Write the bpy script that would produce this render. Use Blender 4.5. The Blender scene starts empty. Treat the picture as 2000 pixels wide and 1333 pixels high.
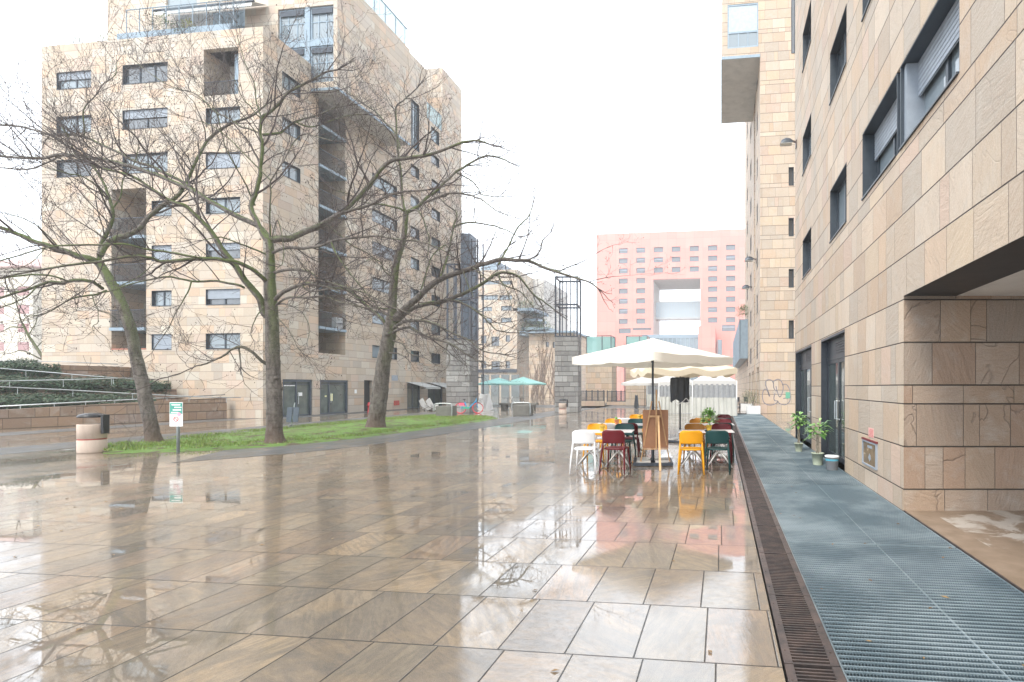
import bpy, bmesh, math, random
from mathutils import Vector, Matrix, noise
rad=math.radians
scene=bpy.context.scene
COL=scene.collection
random.seed(7)
# ---------------------------------------------------------------- camera, sky, sun, exposure
F_PX=1000.0; CAM_H=1.65; HOR=757.0; CX=1290.0
YAW=math.atan(0.118); SN=math.sin(YAW); CS=math.cos(YAW)
cd=bpy.data.cameras.new('camera'); cam=bpy.data.objects.new('camera',cd); COL.objects.link(cam)
cd.sensor_fit='HORIZONTAL'; cd.sensor_width=36; cd.lens=18.0
cd.shift_x=-(CX-1000)/2000.0; cd.shift_y=(HOR-666.5)/2000.0
cd.clip_start=0.05; cd.clip_end=2000
cam.location=(0,0,CAM_H); cam.rotation_euler=(rad(90),0,YAW)
scene.camera=cam
SUN_EL=52; SUN_AZ=200   # azimuth clockwise from +Y
w=bpy.data.worlds.new("World"); scene.world=w; w.use_nodes=True
nt=w.node_tree; nt.nodes.clear()
sky=nt.nodes.new('ShaderNodeTexSky'); sky.sky_type='NISHITA'; sky.sun_disc=False
sky.sun_elevation=rad(SUN_EL); sky.sun_rotation=rad(SUN_AZ); sky.dust_density=4; sky.air_density=1.0
hs=nt.nodes.new('ShaderNodeHueSaturation'); hs.inputs['Saturation'].default_value=0.12
mx=nt.nodes.new('ShaderNodeMix'); mx.data_type='RGBA'; mx.inputs[0].default_value=0.85
mx.inputs[7].default_value=(12.7,13.6,14.7,1)      # even overcast cloud
bg=nt.nodes.new('ShaderNodeBackground'); bg.inputs[1].default_value=0.1
wo=nt.nodes.new('ShaderNodeOutputWorld')
nt.links.new(sky.outputs[0],hs.inputs['Color']); nt.links.new(hs.outputs[0],mx.inputs[6])
nt.links.new(mx.outputs[2],bg.inputs[0]); nt.links.new(bg.outputs[0],wo.inputs[0])
sl=bpy.data.lights.new('sun','SUN'); sl.energy=1.5; sl.angle=rad(18); sl.color=(1.0,0.92,0.80)
so=bpy.data.objects.new('sun',sl); COL.objects.link(so)
az=rad(SUN_AZ); el=rad(SUN_EL)
sd=Vector((math.sin(az)*math.cos(el),math.cos(az)*math.cos(el),math.sin(el)))
so.rotation_euler=sd.to_track_quat('Z','Y').to_euler()
scene.view_settings.view_transform='Standard'; scene.view_settings.look='None'
scene.view_settings.exposure=1.10; scene.view_settings.gamma=1.0
scene.view_settings.use_curve_mapping=False
cy=scene.cycles
cy.max_bounces=8; cy.diffuse_bounces=4; cy.glossy_bounces=4; cy.transmission_bounces=4; cy.volume_bounces=1; cy.transparent_max_bounces=12
cy.use_denoising=True; cy.sample_clamp_indirect=6.0
try: cy.denoiser='OPENIMAGEDENOISE'
except Exception: pass

# ---------------------------------------------------------------- measuring helpers (turn photo pixels into places)
def ray(px,py):
    a=(px-CX)/F_PX
    return (-SN+a*CS, CS+a*SN, -(py-HOR)/F_PX)
def G(px,py,z=0.0):
    d=ray(px,py); t=(z-CAM_H)/d[2]; return Vector((d[0]*t,d[1]*t,z))
def atD(px,py,D):
    d=ray(px,py); return Vector((d[0]*D,d[1]*D,CAM_H+d[2]*D))
def onX(px,py,X):
    d=ray(px,py); t=X/d[0]; return d[1]*t, CAM_H+d[2]*t
def onY(px,py,Y):
    d=ray(px,py); t=Y/d[1]; return d[0]*t, CAM_H+d[2]*t

# ---------------------------------------------------------------- object helpers
def tag(o,label=None,cat=None,group=None,kind=None):
    if label: o['label']=label
    if cat: o['category']=cat
    if group: o['group']=group
    if kind: o['kind']=kind
    return o
def thing(name,label,cat,loc=(0,0,0),rz=0,group=None):
    o=bpy.data.objects.new(name,None); COL.objects.link(o); o.empty_display_size=.2
    o.location=loc; o.rotation_euler=(0,0,rz); return tag(o,label,cat,group)
def dup(root,loc,rz,label,group=None):
    r=root.copy(); COL.objects.link(r); r.location=loc; r.rotation_euler=(0,0,rz); r['label']=label
    if group: r['group']=group
    for ch in list(root.children):
        c=ch.copy(); COL.objects.link(c); c.parent=r
        for g in ch.children:
            d=g.copy(); COL.objects.link(d); d.parent=c
    return r
class MB:
    def __init__(s): s.v=[]; s.f=[]
    def box(s,x0,x1,y0,y1,z0,z1):
        b=len(s.v)
        s.v+=[(x0,y0,z0),(x1,y0,z0),(x1,y1,z0),(x0,y1,z0),(x0,y0,z1),(x1,y0,z1),(x1,y1,z1),(x0,y1,z1)]
        s.f+=[(b,b+3,b+2,b+1),(b+4,b+5,b+6,b+7),(b,b+1,b+5,b+4),(b+1,b+2,b+6,b+5),(b+2,b+3,b+7,b+6),(b+3,b,b+4,b+7)]
        return s
    def beam(s,a,b,wd,th,up=(0,0,1)):
        a=Vector(a); b=Vector(b); t=(b-a).normalized(); u=Vector(up)
        if abs(t.dot(u))>.98: u=Vector((1,0,0))
        n=t.cross(u).normalized()*wd/2; m=n.cross(t).normalized()*th/2
        k=len(s.v)
        for p in (a,b):
            for q in (-n-m,n-m,n+m,-n+m): s.v.append(tuple(p+q))
        s.f+=[(k,k+1,k+2,k+3),(k+7,k+6,k+5,k+4)]+[(k+i,k+4+i,k+4+(i+1)%4,k+(i+1)%4) for i in range(4)]
        return s
    def tube(s,pts,r,n=8,cap=True):
        pts=[Vector(p) for p in pts]
        if not hasattr(r,'__len__'): r=[r]*len(pts)
        k=len(s.v); prev=None
        for i,p in enumerate(pts):
            t=(pts[min(i+1,len(pts)-1)]-pts[max(i-1,0)])
            if t.length<1e-9: t=Vector((0,0,1))
            t.normalize()
            if prev is None:
                a=Vector((0,0,1)) if abs(t.z)<.9 else Vector((1,0,0))
                u=t.cross(a).normalized()
            else:
                u=prev-t*prev.dot(t)
                u=u.normalized() if u.length>1e-6 else t.orthogonal().normalized()
            prev=u; v=t.cross(u)
            for j in range(n):
                an=2*math.pi*j/n
                s.v.append(tuple(p+(u*math.cos(an)+v*math.sin(an))*r[i]))
        for i in range(len(pts)-1):
            for j in range(n):
                a=k+i*n+j; b=k+i*n+(j+1)%n
                s.f.append((a,b,b+n,a+n))
        if cap and n>2:
            s.f.append(tuple(k+j for j in range(n))[::-1]); s.f.append(tuple(k+(len(pts)-1)*n+j for j in range(n)))
        return s
    def lathe(s,prof,n=20,c=(0,0,0),cap=True):
        k=len(s.v)
        for r,z in prof:
            for j in range(n):
                a=2*math.pi*j/n; s.v.append((c[0]+r*math.cos(a),c[1]+r*math.sin(a),c[2]+z))
        for i in range(len(prof)-1):
            for j in range(n):
                a=k+i*n+j; b=k+i*n+(j+1)%n; s.f.append((a,b,b+n,a+n))
        if cap:
            s.f.append(tuple(k+j for j in range(n))[::-1]); s.f.append(tuple(k+(len(prof)-1)*n+j for j in range(n)))
        return s
    def quad(s,*p):
        k=len(s.v); s.v+=[tuple(q) for q in p]; s.f.append(tuple(range(k,k+len(p)))); return s
    def prism(s,poly,z0,z1):
        k=len(s.v); n=len(poly)
        s.v+=[(p[0],p[1],z0) for p in poly]+[(p[0],p[1],z1) for p in poly]
        s.f.append(tuple(k+i for i in range(n))[::-1]); s.f.append(tuple(k+n+i for i in range(n)))
        for i in range(n): s.f.append((k+i,k+(i+1)%n,k+n+(i+1)%n,k+n+i))
        return s
    def octa(s,p,r):
        k=len(s.v); x,y,z=p
        s.v+=[(x+r,y,z),(x,y+r,z),(x-r,y,z),(x,y-r,z),(x,y,z+r*1.3),(x,y,z-r*1.3)]
        for i in range(4): s.f+=[(k+i,k+(i+1)%4,k+4),(k+(i+1)%4,k+i,k+5)]
        return s
    def torus(s,c,R,r,axis='y',n=28,m=8,sc=1):
        k=len(s.v)
        for i in range(n):
            a=2*math.pi*i/n
            for j in range(m):
                b=2*math.pi*j/m; q=R+r*math.cos(b)
                if axis=='y': s.v.append((c[0]+q*math.cos(a),c[1]+r*sc*math.sin(b),c[2]+q*math.sin(a)))
                else: s.v.append((c[0]+q*math.cos(a),c[1]+q*math.sin(a),c[2]+r*sc*math.sin(b)))
        for i in range(n):
            for j in range(m):
                s.f.append((k+i*m+j,k+((i+1)%n)*m+j,k+((i+1)%n)*m+(j+1)%m,k+i*m+(j+1)%m))
        return s
    def mesh(s,name,mat,smooth=False):
        me=bpy.data.meshes.new(name); me.from_pydata(s.v,[],s.f); me.validate()
        if mat: me.materials.append(mat)
        if smooth: me.polygons.foreach_set('use_smooth',[True]*len(me.polygons))
        me.update(); return me
    def obj(s,name,mat,parent=None,smooth=False,bevel=0,loc=(0,0,0)):
        return mobj(name,s.mesh(name,mat,smooth),parent,loc,bevel)
def mobj(name,me,parent=None,loc=(0,0,0),bevel=0,rz=0):
    o=bpy.data.objects.new(name,me); COL.objects.link(o)
    if parent: o.parent=parent
    o.location=loc; o.rotation_euler=(0,0,rz)
    if bevel:
        b=o.modifiers.new('bevel','BEVEL'); b.width=bevel; b.segments=2; b.limit_method='ANGLE'; b.angle_limit=rad(40)
    return o
def smoothpath(pts,step=1):
    """Catmull-Rom resample of list of tuples (any dimension)"""
    out=[]; P=[Vector(p) for p in pts]; n=len(P)
    for i in range(n-1):
        p0=P[max(i-1,0)];p1=P[i];p2=P[i+1];p3=P[min(i+2,n-1)]
        for k in range(step):
            t=k/step
            out.append(.5*((2*p1)+(p2-p0)*t+(2*p0-5*p1+4*p2-p3)*t*t+(3*p1-p0-3*p2+p3)*t**3))
    out.append(P[-1]); return out

# ---------------------------------------------------------------- materials
class NT:
    def __init__(s,name):
        s.m=bpy.data.materials.new(name); s.m.use_nodes=True; s.t=s.m.node_tree; s.t.nodes.clear()
        s.out=s.t.nodes.new('ShaderNodeOutputMaterial')
    def n(s,ty,**kw):
        nd=s.t.nodes.new(ty)
        for k,v in kw.items():
            setattr(nd,k,v)
        return nd
    def put(s,sock,v):
        if isinstance(v,bpy.types.NodeSocket): s.t.links.new(v,sock)
        elif v is not None:
            if hasattr(sock.default_value,'__len__') and not hasattr(v,'__len__'): v=[v]*len(sock.default_value)
            if hasattr(sock.default_value,'__len__') and len(sock.default_value)==4 and len(v)==3: v=(*v,1)
            sock.default_value=v
    def M(s,op,a,b=None,c=None,clamp=False):
        nd=s.n('ShaderNodeMath',operation=op,use_clamp=clamp); s.put(nd.inputs[0],a)
        if b is not None: s.put(nd.inputs[1],b)
        if c is not None: s.put(nd.inputs[2],c)
        return nd.outputs[0]
    def mix(s,f,a,b,blend='MIX'):
        nd=s.n('ShaderNodeMix',data_type='RGBA',blend_type=blend); s.put(nd.inputs[0],f); s.put(nd.inputs[6],a); s.put(nd.inputs[7],b); return nd.outputs[2]
    def noise(s,vec,scale,detail=4,rough=.55,dist=0,out=0):
        nd=s.n('ShaderNodeTexNoise'); s.put(nd.inputs['Vector'],vec); nd.inputs['Scale'].default_value=scale
        nd.inputs['Detail'].default_value=detail; nd.inputs['Roughness'].default_value=rough; nd.inputs['Distortion'].default_value=dist
        return nd.outputs[out]
    def ramp(s,f,stops,interp='LINEAR'):
        nd=s.n('ShaderNodeValToRGB'); cr=nd.color_ramp; cr.interpolation=interp
        while len(cr.elements)<len(stops): cr.elements.new(.5)
        for e,(p,c) in zip(cr.elements,stops):
            e.position=p; e.color=(*c,1) if hasattr(c,'__len__') else (c,c,c,1)
        s.put(nd.inputs[0],f); return nd.outputs[0]
    def map(s,vec,scale=(1,1,1),loc=(0,0,0),rot=(0,0,0)):
        nd=s.n('ShaderNodeMapping'); s.put(nd.inputs[0],vec); nd.inputs['Scale'].default_value=scale
        nd.inputs['Location'].default_value=loc; nd.inputs['Rotation'].default_value=rot; return nd.outputs[0]
    def obj(s): return s.n('ShaderNodeTexCoord').outputs['Object']
    def sep(s,v): nd=s.n('ShaderNodeSeparateXYZ'); s.put(nd.inputs[0],v); return nd.outputs
    def comb(s,x,y,z=0.0):
        nd=s.n('ShaderNodeCombineXYZ'); s.put(nd.inputs[0],x); s.put(nd.inputs[1],y); s.put(nd.inputs[2],z); return nd.outputs[0]
    def white(s,v,out='Value'): nd=s.n('ShaderNodeTexWhiteNoise',noise_dimensions='3D'); s.put(nd.inputs['Vector'],v); return nd.outputs[out]
    def bump(s,h,strength=.3,dist=.02,normal=None):
        nd=s.n('ShaderNodeBump'); nd.inputs['Strength'].default_value=strength; nd.inputs['Distance'].default_value=dist
        s.put(nd.inputs['Height'],h)
        if normal is not None: s.put(nd.inputs['Normal'],normal)
        return nd.outputs[0]
    def bsdf(s,col,rough=.6,metal=0.0,normal=None,spec=None,ior=None,coat=None,coat_r=None,coat_n=None,**kw):
        nd=s.n('ShaderNodeBsdfPrincipled'); s.put(nd.inputs['Base Color'],col); s.put(nd.inputs['Roughness'],rough); s.put(nd.inputs['Metallic'],metal)
        if normal is not None: s.put(nd.inputs['Normal'],normal)
        if spec is not None: s.put(nd.inputs['Specular IOR Level'],spec)
        if ior is not None: s.put(nd.inputs['IOR'],ior)
        if coat is not None: s.put(nd.inputs['Coat Weight'],coat)
        if coat_r is not None: s.put(nd.inputs['Coat Roughness'],coat_r)
        if coat_n is not None: s.put(nd.inputs['Coat Normal'],coat_n)
        for k,v in kw.items(): s.put(nd.inputs[k.replace('_',' ')],v)
        s.t.links.new(nd.outputs[0],s.out.inputs[0]); return nd
MATS={}
def pm(name,col,rough=.5,metal=0.0,var=.12,scale=6,bump=0.0,spec=None,coat=None,dirt=0.0):
    if name in MATS: return MATS[name]
    a=NT(name); co=a.obj(); nz=a.noise(co,scale,5)
    c=a.mix(a.ramp(nz,[(.3,0.0),(.7,1.0)]),[x*(1-var) for x in col],[min(1,x*(1+var)) for x in col])
    if dirt:
        d=a.ramp(a.noise(a.map(co,(1,1,.25)),scale*.7,6,.65),[(.5,0.0),(.75,1.0)])
        c=a.mix(a.M('MULTIPLY',d,dirt),c,[x*.4 for x in col])
    nrm=a.bump(a.noise(co,scale*6,6),bump,.01) if bump else None
    a.bsdf(c,a.M('ADD',rough-.05,a.M('MULTIPLY',nz,.12)),metal,nrm,spec,coat=coat)
    MATS[name]=a.m; return a.m

def stone_wall(name,rows,off,wd,cols,crack=.5,joint=.006,bumps=.5,rough=.6,dark=(.10,.085,.07),zstain=0.0,speck=1.0):
    """slab cladding: rows = list of course heights repeated upward from z=off"""
    a=NT(name); geo=a.n('ShaderNodeNewGeometry'); pos=a.obj()
    X,Y,Z=a.sep(pos); nx,ny,nz=a.sep(geo.outputs['True Normal'])
    isx=a.M('GREATER_THAN',a.M('ABSOLUTE',nx),.7071); isz=a.M('GREATER_THAN',a.M('ABSOLUTE',nz),.7071)
    u=a.M('ADD',a.M('MULTIPLY',Y,isx),a.M('MULTIPLY',X,a.M('SUBTRACT',1.0,isx)))
    v=a.M('ADD',a.M('MULTIPLY',Z,a.M('SUBTRACT',1.0,isz)),a.M('MULTIPLY',Y,isz))
    P=sum(rows); vv=a.M('DIVIDE',a.M('SUBTRACT',v,off),P); pf=a.M('FLOOR',vv); t=a.M('MULTIPLY',a.M('FRACT',vv),P)
    row=a.M('MULTIPLY',pf,len(rows)); base=0.0; lv=t; acc=0; hh=rows[0]
    for i in range(1,len(rows)):
        acc+=rows[i-1]; g=a.M('GREATER_THAN',t,acc)
        row=a.M('ADD',row,g); lv=a.M('SUBTRACT',lv,a.M('MULTIPLY',g,rows[i-1]))
        hh=a.M('ADD',hh,a.M('MULTIPLY',g,rows[i]-rows[i-1]))
    dv=a.M('MINIMUM',lv,a.M('SUBTRACT',hh,lv))
    r1=a.white(a.comb(row,3.3,isx)); r2=a.white(a.comb(row,9.1,isx))
    wr=a.M('MULTIPLY',wd,a.M('ADD',.82,a.M('MULTIPLY',r2,.45)))
    uu=a.M('ADD',a.M('DIVIDE',u,wr),a.M('MULTIPLY',r1,7.0)); cell=a.M('FLOOR',uu); fu=a.M('FRACT',uu)
    # some slabs split in two
    sp=a.M('GREATER_THAN',a.white(a.comb(cell,row,2.2)),.72); cut=a.M('ADD',.3,a.M('MULTIPLY',a.white(a.comb(cell,row,4.2)),.4))
    half=a.M('MULTIPLY',sp,a.M('GREATER_THAN',fu,cut))
    du=a.M('MULTIPLY',a.M('MINIMUM',fu,a.M('SUBTRACT',1.0,fu)),wr)
    dcut=a.M('ADD',a.M('MULTIPLY',a.M('ABSOLUTE',a.M('SUBTRACT',fu,cut)),wr),a.M('MULTIPLY',a.M('SUBTRACT',1.0,sp),9.0))
    cid=a.comb(cell,row,a.M('ADD',half,a.M('MULTIPLY',isx,17.0)))
    d=a.M('MINIMUM',a.M('MINIMUM',a.M('MULTIPLY',du,1.7),a.M('MULTIPLY',dcut,2.1)),a.M('MULTIPLY',dv,.62))
    jm=a.ramp(a.M('DIVIDE',d,joint*2),[(.35,1.0),(.75,0.0)])
    rnd=a.white(cid); rc=a.white(cid,'Color')
    base=a.ramp(rnd,[(i/len(cols),c) for i,c in enumerate(cols)],'CONSTANT')
    bs=a.ramp(a.white(a.comb(rnd,row,cell)),[(0,.86),(1,1.1)])
    base=a.mix(1.0,base,bs,'MULTIPLY')
    # bedding streaks rotated per slab
    off3=a.n('ShaderNodeVectorMath',operation='MULTIPLY_ADD'); a.put(off3.inputs[0],rc); off3.inputs[1].default_value=(9,9,9); 
    plane=a.comb(u,v,0.0); a.put(off3.inputs[2],plane)
    vr=a.n('ShaderNodeVectorRotate',rotation_type='Z_AXIS'); a.put(vr.inputs['Vector'],off3.outputs[0]); a.put(vr.inputs['Angle'],a.M('MULTIPLY',rnd,6.0))
    st=a.noise(a.map(vr.outputs[0],(1.2,6.0,1)),1.8,6,.6,.9)
    st2=a.noise(off3.outputs[0],2.2,5,.6,.5)
    base=a.mix(a.M('MULTIPLY',a.ramp(st,[(.35,0.0),(.65,1.0)]),.30*speck),base,a.mix(.5,base,(.36,.20,.10)),)
    base=a.mix(a.M('MULTIPLY',a.ramp(st2,[(.5,0.0),(.72,1.0)]),.35*speck),base,(.50,.47,.42))
    mid=a.noise(a.map(vr.outputs[0],(4,16,1)),3.0,6,.68,.5); base=a.mix(a.M('MULTIPLY',a.ramp(mid,[(.40,0.0),(.62,1.0)]),.22),base,a.mix(.5,base,(.12,.09,.07)))
    fine=a.noise(plane,60,5,.7); base=a.mix(.14,base,a.ramp(fine,[(.3,(.1,.08,.06)),(.7,(.9,.85,.8))]))
    # cleft cracks
    wv=a.noise(vr.outputs[0],1.1,3,.5,1.2)
    rid=a.M('ABSOLUTE',a.M('SUBTRACT',wv,.5)); ck=a.ramp(rid,[(.0,1.0),(.012,0.0)])
    ckm=a.M('MULTIPLY',ck,a.M('MULTIPLY',a.M('GREATER_THAN',a.white(a.comb(rnd,1.1,row)),.55),crack))
    base=a.mix(a.M('MULTIPLY',ckm,.38),base,(.16,.13,.11))
    if zstain:
        sn=a.noise(a.map(plane,(1.0,.12,1)),.9,5,.6)
        base=a.mix(a.M('MULTIPLY',a.ramp(sn,[(.5,0.0),(.7,1.0)]),zstain),base,(.24,.22,.20))
    col=a.mix(jm,base,dark)
    h=a.M('SUBTRACT',a.M('ADD',a.M('ADD',a.M('MULTIPLY',st,.7),a.M('MULTIPLY',mid,.35)),a.M('MULTIPLY',st2,.5)),a.M('ADD',a.M('MULTIPLY',jm,1.2),a.M('MULTIPLY',ckm,.35)))
    a.bsdf(col,a.M('ADD',rough-.1,a.M('MULTIPLY',st2,.25)),0,a.bump(h,bumps,.02),.35)
    return a.m
CREAM=[(.60,.49,.375),(.56,.46,.36),(.64,.53,.41),(.58,.44,.32),(.60,.45,.36),(.50,.44,.37),(.62,.50,.36),(.57,.42,.29),(.63,.54,.44),(.55,.47,.38)]
CREAMC=[(.60,.49,.375),(.62,.51,.39),(.60,.47,.34),(.61,.46,.36),(.56,.49,.41),(.62,.52,.40),(.58,.45,.32),(.62,.52,.42)]
def tone(cols,k,m,g=.3):
    av=[sum(c[i] for c in cols)/len(cols) for i in range(3)]
    return [tuple((c[i]*(1-g)+av[i]*g)*k*m[i] for i in range(3)) for c in cols]
CREAM=tone(CREAM,.86,(1,.965,.92),.15); CREAMC=tone(CREAMC+[(.66,.46,.31),(.66,.60,.50),(.54,.46,.38)],.84,(.965,.99,1.0),.15)
M_SA=stone_wall('sandstone_cladding',[.57,.57,.25,.57,.57,.57],.29,.62,CREAM,crack=.35,joint=.0042,bumps=.75,zstain=.14,dark=(.06,.048,.04))
M_SB=stone_wall('sandstone_cladding_weathered',[.6,.6,.27,.6,.6,.6],.0,.8,CREAM,crack=.3,joint=.007,bumps=.3,zstain=.15)
M_SC=stone_wall('sandstone_cladding_pale',[.46,.46,.2,.46,.46,.46],.0,.75,CREAMC,crack=.15,joint=.007,bumps=.3,zstain=.12,dark=(.28,.23,.19),speck=.8)
M_BROWN=stone_wall('brown_sandstone',[.42,.42,.2],.0,.6,[(.22,.125,.065),(.24,.14,.07),(.19,.115,.065),(.25,.15,.08),(.20,.13,.09)],crack=.3,joint=.01,bumps=.4,dark=(.08,.06,.04),zstain=.35)
M_GREYST=stone_wall('grey_rough_stone',[.35,.3,.42,.28],.0,.75,[(.20,.215,.215),(.13,.14,.145),(.28,.295,.295),(.17,.18,.18),(.11,.12,.125)],crack=.8,joint=.007,bumps=1.2,dark=(.06,.06,.06),zstain=.5,speck=.6)

def paving(name,wd,ln,cols,spec=.3,joint=.0048,wet=1.0,puddle=(.45,.56),cior=2.5,dark=(.012,.010,.008),rot=0):
    a=NT(name); pos=a.obj(); 
    if rot: pos=a.map(pos,rot=(0,0,rot))
    X,Y,Z=a.sep(pos)
    v=a.M('DIVIDE',Y,ln); row=a.M('FLOOR',v); fv=a.M('FRACT',v)
    r1=a.white(a.comb(row,5.5,1)); r2=a.white(a.comb(row,2.5,4))
    wr=a.M('MULTIPLY',wd,a.M('ADD',.9,a.M('MULTIPLY',r2,.25)))
    u=a.M('ADD',a.M('DIVIDE',X,wr),a.M('MULTIPLY',r1,5.0)); cell=a.M('FLOOR',u); fu=a.M('FRACT',u)
    d=a.M('MINIMUM',a.M('MULTIPLY',a.M('MINIMUM',fu,a.M('SUBTRACT',1.0,fu)),wr),a.M('MULTIPLY',a.M('MINIMUM',fv,a.M('SUBTRACT',1.0,fv)),ln))
    jn=a.M('ADD',d,a.M('MULTIPLY',a.M('SUBTRACT',a.noise(pos,14,3),.5),.004))
    jm=a.ramp(a.M('DIVIDE',jn,joint*2),[(.3,1.0),(.7,0.0)])
    cid=a.comb(cell,row,7.0); rnd=a.white(cid); rc=a.white(cid,'Color'); rc0=a.white(a.comb(cell,row,21.0))
    base=a.ramp(rnd,[(i/len(cols),c) for i,c in enumerate(cols)],'CONSTANT')
    off3=a.n('ShaderNodeVectorMath',operation='MULTIPLY_ADD'); a.put(off3.inputs[0],rc); off3.inputs[1].default_value=(9,9,9); a.put(off3.inputs[2],pos)
    vr=a.n('ShaderNodeVectorRotate',rotation_type='Z_AXIS'); a.put(vr.inputs['Vector'],off3.outputs[0]); a.put(vr.inputs['Angle'],a.M('MULTIPLY',rnd,3.0))
    st=a.noise(a.map(vr.outputs[0],(1.5,9.0,1)),2.0,6,.62,.6)
    base=a.mix(a.M('MULTIPLY',a.ramp(st,[(.42,0.0),(.58,1.0)]),.75),base,a.mix(.72,base,(.05,.04,.03)))
    n2=a.noise(off3.outputs[0],2.5,6,.65,.4)
    base=a.mix(a.M('MULTIPLY',a.ramp(n2,[(.50,0.0),(.66,1.0)]),.6),base,(.30,.20,.095))
    big=a.noise(pos,.35,4,.6)
    base=a.mix(a.M('MULTIPLY',a.ramp(big,[(.35,0.0),(.65,1.0)]),.45),base,a.mix(.5,base,(.09,.08,.07)))
    base=a.mix(1.0,base,a.ramp(rc0,[(0,.68),(1,1.22)]),'MULTIPLY')
    blot=a.noise(off3.outputs[0],1.3,6,.7,.8); base=a.mix(a.M('MULTIPLY',a.ramp(blot,[(.50,0.0),(.60,1.0)]),.55),base,(.055,.052,.045))
    drop=a.ramp(a.noise(pos,23,2,.5),[(.765,0.0),(.785,1.0)]); base=a.mix(a.M('MULTIPLY',drop,.6),base,(.5,.47,.42))
    grit=a.noise(a.map(vr.outputs[0],(7,22,1)),3.0,6,.7,.4); base=a.mix(a.M('MULTIPLY',a.ramp(grit,[(.42,0.0),(.60,1.0)]),.42),base,a.mix(.6,base,(.03,.025,.02)))
    spk=a.noise(pos,180,3,.7); base=a.mix(.25,base,a.ramp(spk,[(.35,(.05,.04,.03)),(.7,(.5,.45,.38))]))
    col=a.mix(jm,base,dark)
    # standing water: mirror-smooth films with torn edges, thin wet skin elsewhere
    pn=a.M('ADD',a.noise(pos,.55,4,.55,.3),a.M('MULTIPLY',a.M('SUBTRACT',a.noise(pos,9,5,.7),.5),.10))
    pn=a.M('ADD',pn,a.M('MULTIPLY',a.M('SUBTRACT',a.white(a.comb(cell,row,1.0)),.5),.10))
    pud=a.ramp(pn,[(puddle[0],0.0),(puddle[1],1.0)])
    h=a.M('SUBTRACT',a.M('ADD',a.M('MULTIPLY',st,.5),a.M('MULTIPLY',n2,.35)),a.M('MULTIPLY',jm,1.1))
    nb=a.bump(h,.5,.01)
    wave=a.noise(a.map(pos,(1,1,1)),6,3,.5)
    hc=a.M('ADD',a.M('MULTIPLY',a.M('SUBTRACT',1.0,pud),a.M('ADD',a.M('MULTIPLY',st,.30),a.M('MULTIPLY',a.noise(pos,25,4,.6),.12))),a.M('SUBTRACT',a.M('MULTIPLY',wave,.06),a.M('MULTIPLY',jm,.35)))
    nc=a.bump(hc,.24,.007)
    cr=a.M('ADD',.015,a.M('MULTIPLY',a.M('SUBTRACT',1.0,pud),a.M('ADD',.025,a.M('MULTIPLY',n2,.15))))
    a.bsdf(col,.45,0,nb,spec,coat=a.M('MULTIPLY',a.M('MULTIPLY',wet,a.M('SUBTRACT',1.0,a.M('MULTIPLY',jm,.8))),a.M('ADD',.72,a.M('MULTIPLY',.28,a.M('MAXIMUM',pud,a.ramp(a.noise(pos,19,6,.75),[(.40,0.0),(.58,1.0)]))))),coat_r=cr,coat_n=nc,Coat_IOR=cior)
    return a.m
M_PAVE=paving('wet_sandstone_paving',.40,.77,[tuple(k*q for k,q in zip((1.02,.90,.74),c)) for c in [(.235,.175,.115),(.20,.16,.11),(.27,.21,.13),(.22,.19,.145),(.25,.175,.115),(.19,.165,.12),(.265,.215,.145),(.215,.155,.095),(.28,.225,.15),(.205,.18,.13)]])
M_STRIP=paving('wet_grey_stone_strip',.5,.9,[(.075,.11,.15),(.065,.10,.14),(.09,.125,.165),(.07,.11,.15)],joint=.006,spec=.12,wet=.16,puddle=(.55,.75),cior=1.4)
M_METAL=pm('dark_grey_metal',(.055,.065,.08),.38,.6,var=.15)
M_LINING=pm('window_lining_grey',(.085,.105,.13),.45,.3)
M_BLUEM=pm('blue_grey_panel',(.23,.30,.36),.45,.2,var=.1,dirt=.2)
M_FRAME=pm('window_frame_dark',(.06,.075,.092),.4,.4)
M_WHITE=pm('white_paint',(.75,.76,.76),.45,var=.05,dirt=.25)
M_STEEL=pm('galvanised_steel',(.45,.48,.50),.35,.85,var=.2)
M_RAIL=pm('pale_steel_rail',(.40,.42,.42),.35,.6)
M_BLACK=pm('black_plastic',(.02,.02,.022),.3,var=.2)
M_SHUT=pm('roller_shutter_grey',(.31,.35,.40),.5,.1,var=.08,dirt=.2)
M_RENDER=pm('grey_render_soffit',(.50,.48,.45),.8,var=.08,scale=2,dirt=.35)
M_CONC=pm('weathered_concrete',(.15,.145,.13),.75,var=.15,scale=4,bump=.4,dirt=.6)
def glass(name,col=(.02,.025,.03),curt=0.0,ior=1.9,rough=.02,wob=.02,tint=(.5,.52,.52)):
    a=NT(name); co=a.obj(); X,Y,Z=a.sep(co)
    if curt:
        wv=a.n('ShaderNodeTexWave',wave_type='BANDS',bands_direction='X'); a.put(wv.inputs[0],co); wv.inputs['Scale'].default_value=9; wv.inputs['Distortion'].default_value=1.5
        c=a.mix(curt,col,a.mix(wv.outputs['Fac'],[x*.75 for x in tint],tint))
    else: c=a.mix(a.noise(co,2.5,3),[x*.6 for x in col],[x*1.7 for x in col])
    a.bsdf(c,rough,0,a.bump(a.noise(co,1.3,2),wob,.05),.5,ior)
    return a.m
M_GLASS=glass('window_glass',(.06,.07,.08),ior=2.0); M_CURT=glass('curtained_glass',(.12,.14,.15),curt=.7,ior=1.8,tint=(.27,.33,.37)); M_GLASSB=glass('bluish_glass',(.13,.18,.21),ior=1.9)
M_SHOP=glass('shop_glass',(.05,.065,.06),ior=1.9,rough=.03)
M_CLEAR=None
def clearglass(name,tint,alpha):
    a=NT(name); b=a.bsdf(tint,.05,0,None,.6,1.6); b.inputs['Alpha'].default_value=alpha; return a.m
M_TEAL=clearglass('teal_glass',(.24,.50,.48),.75)
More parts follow.
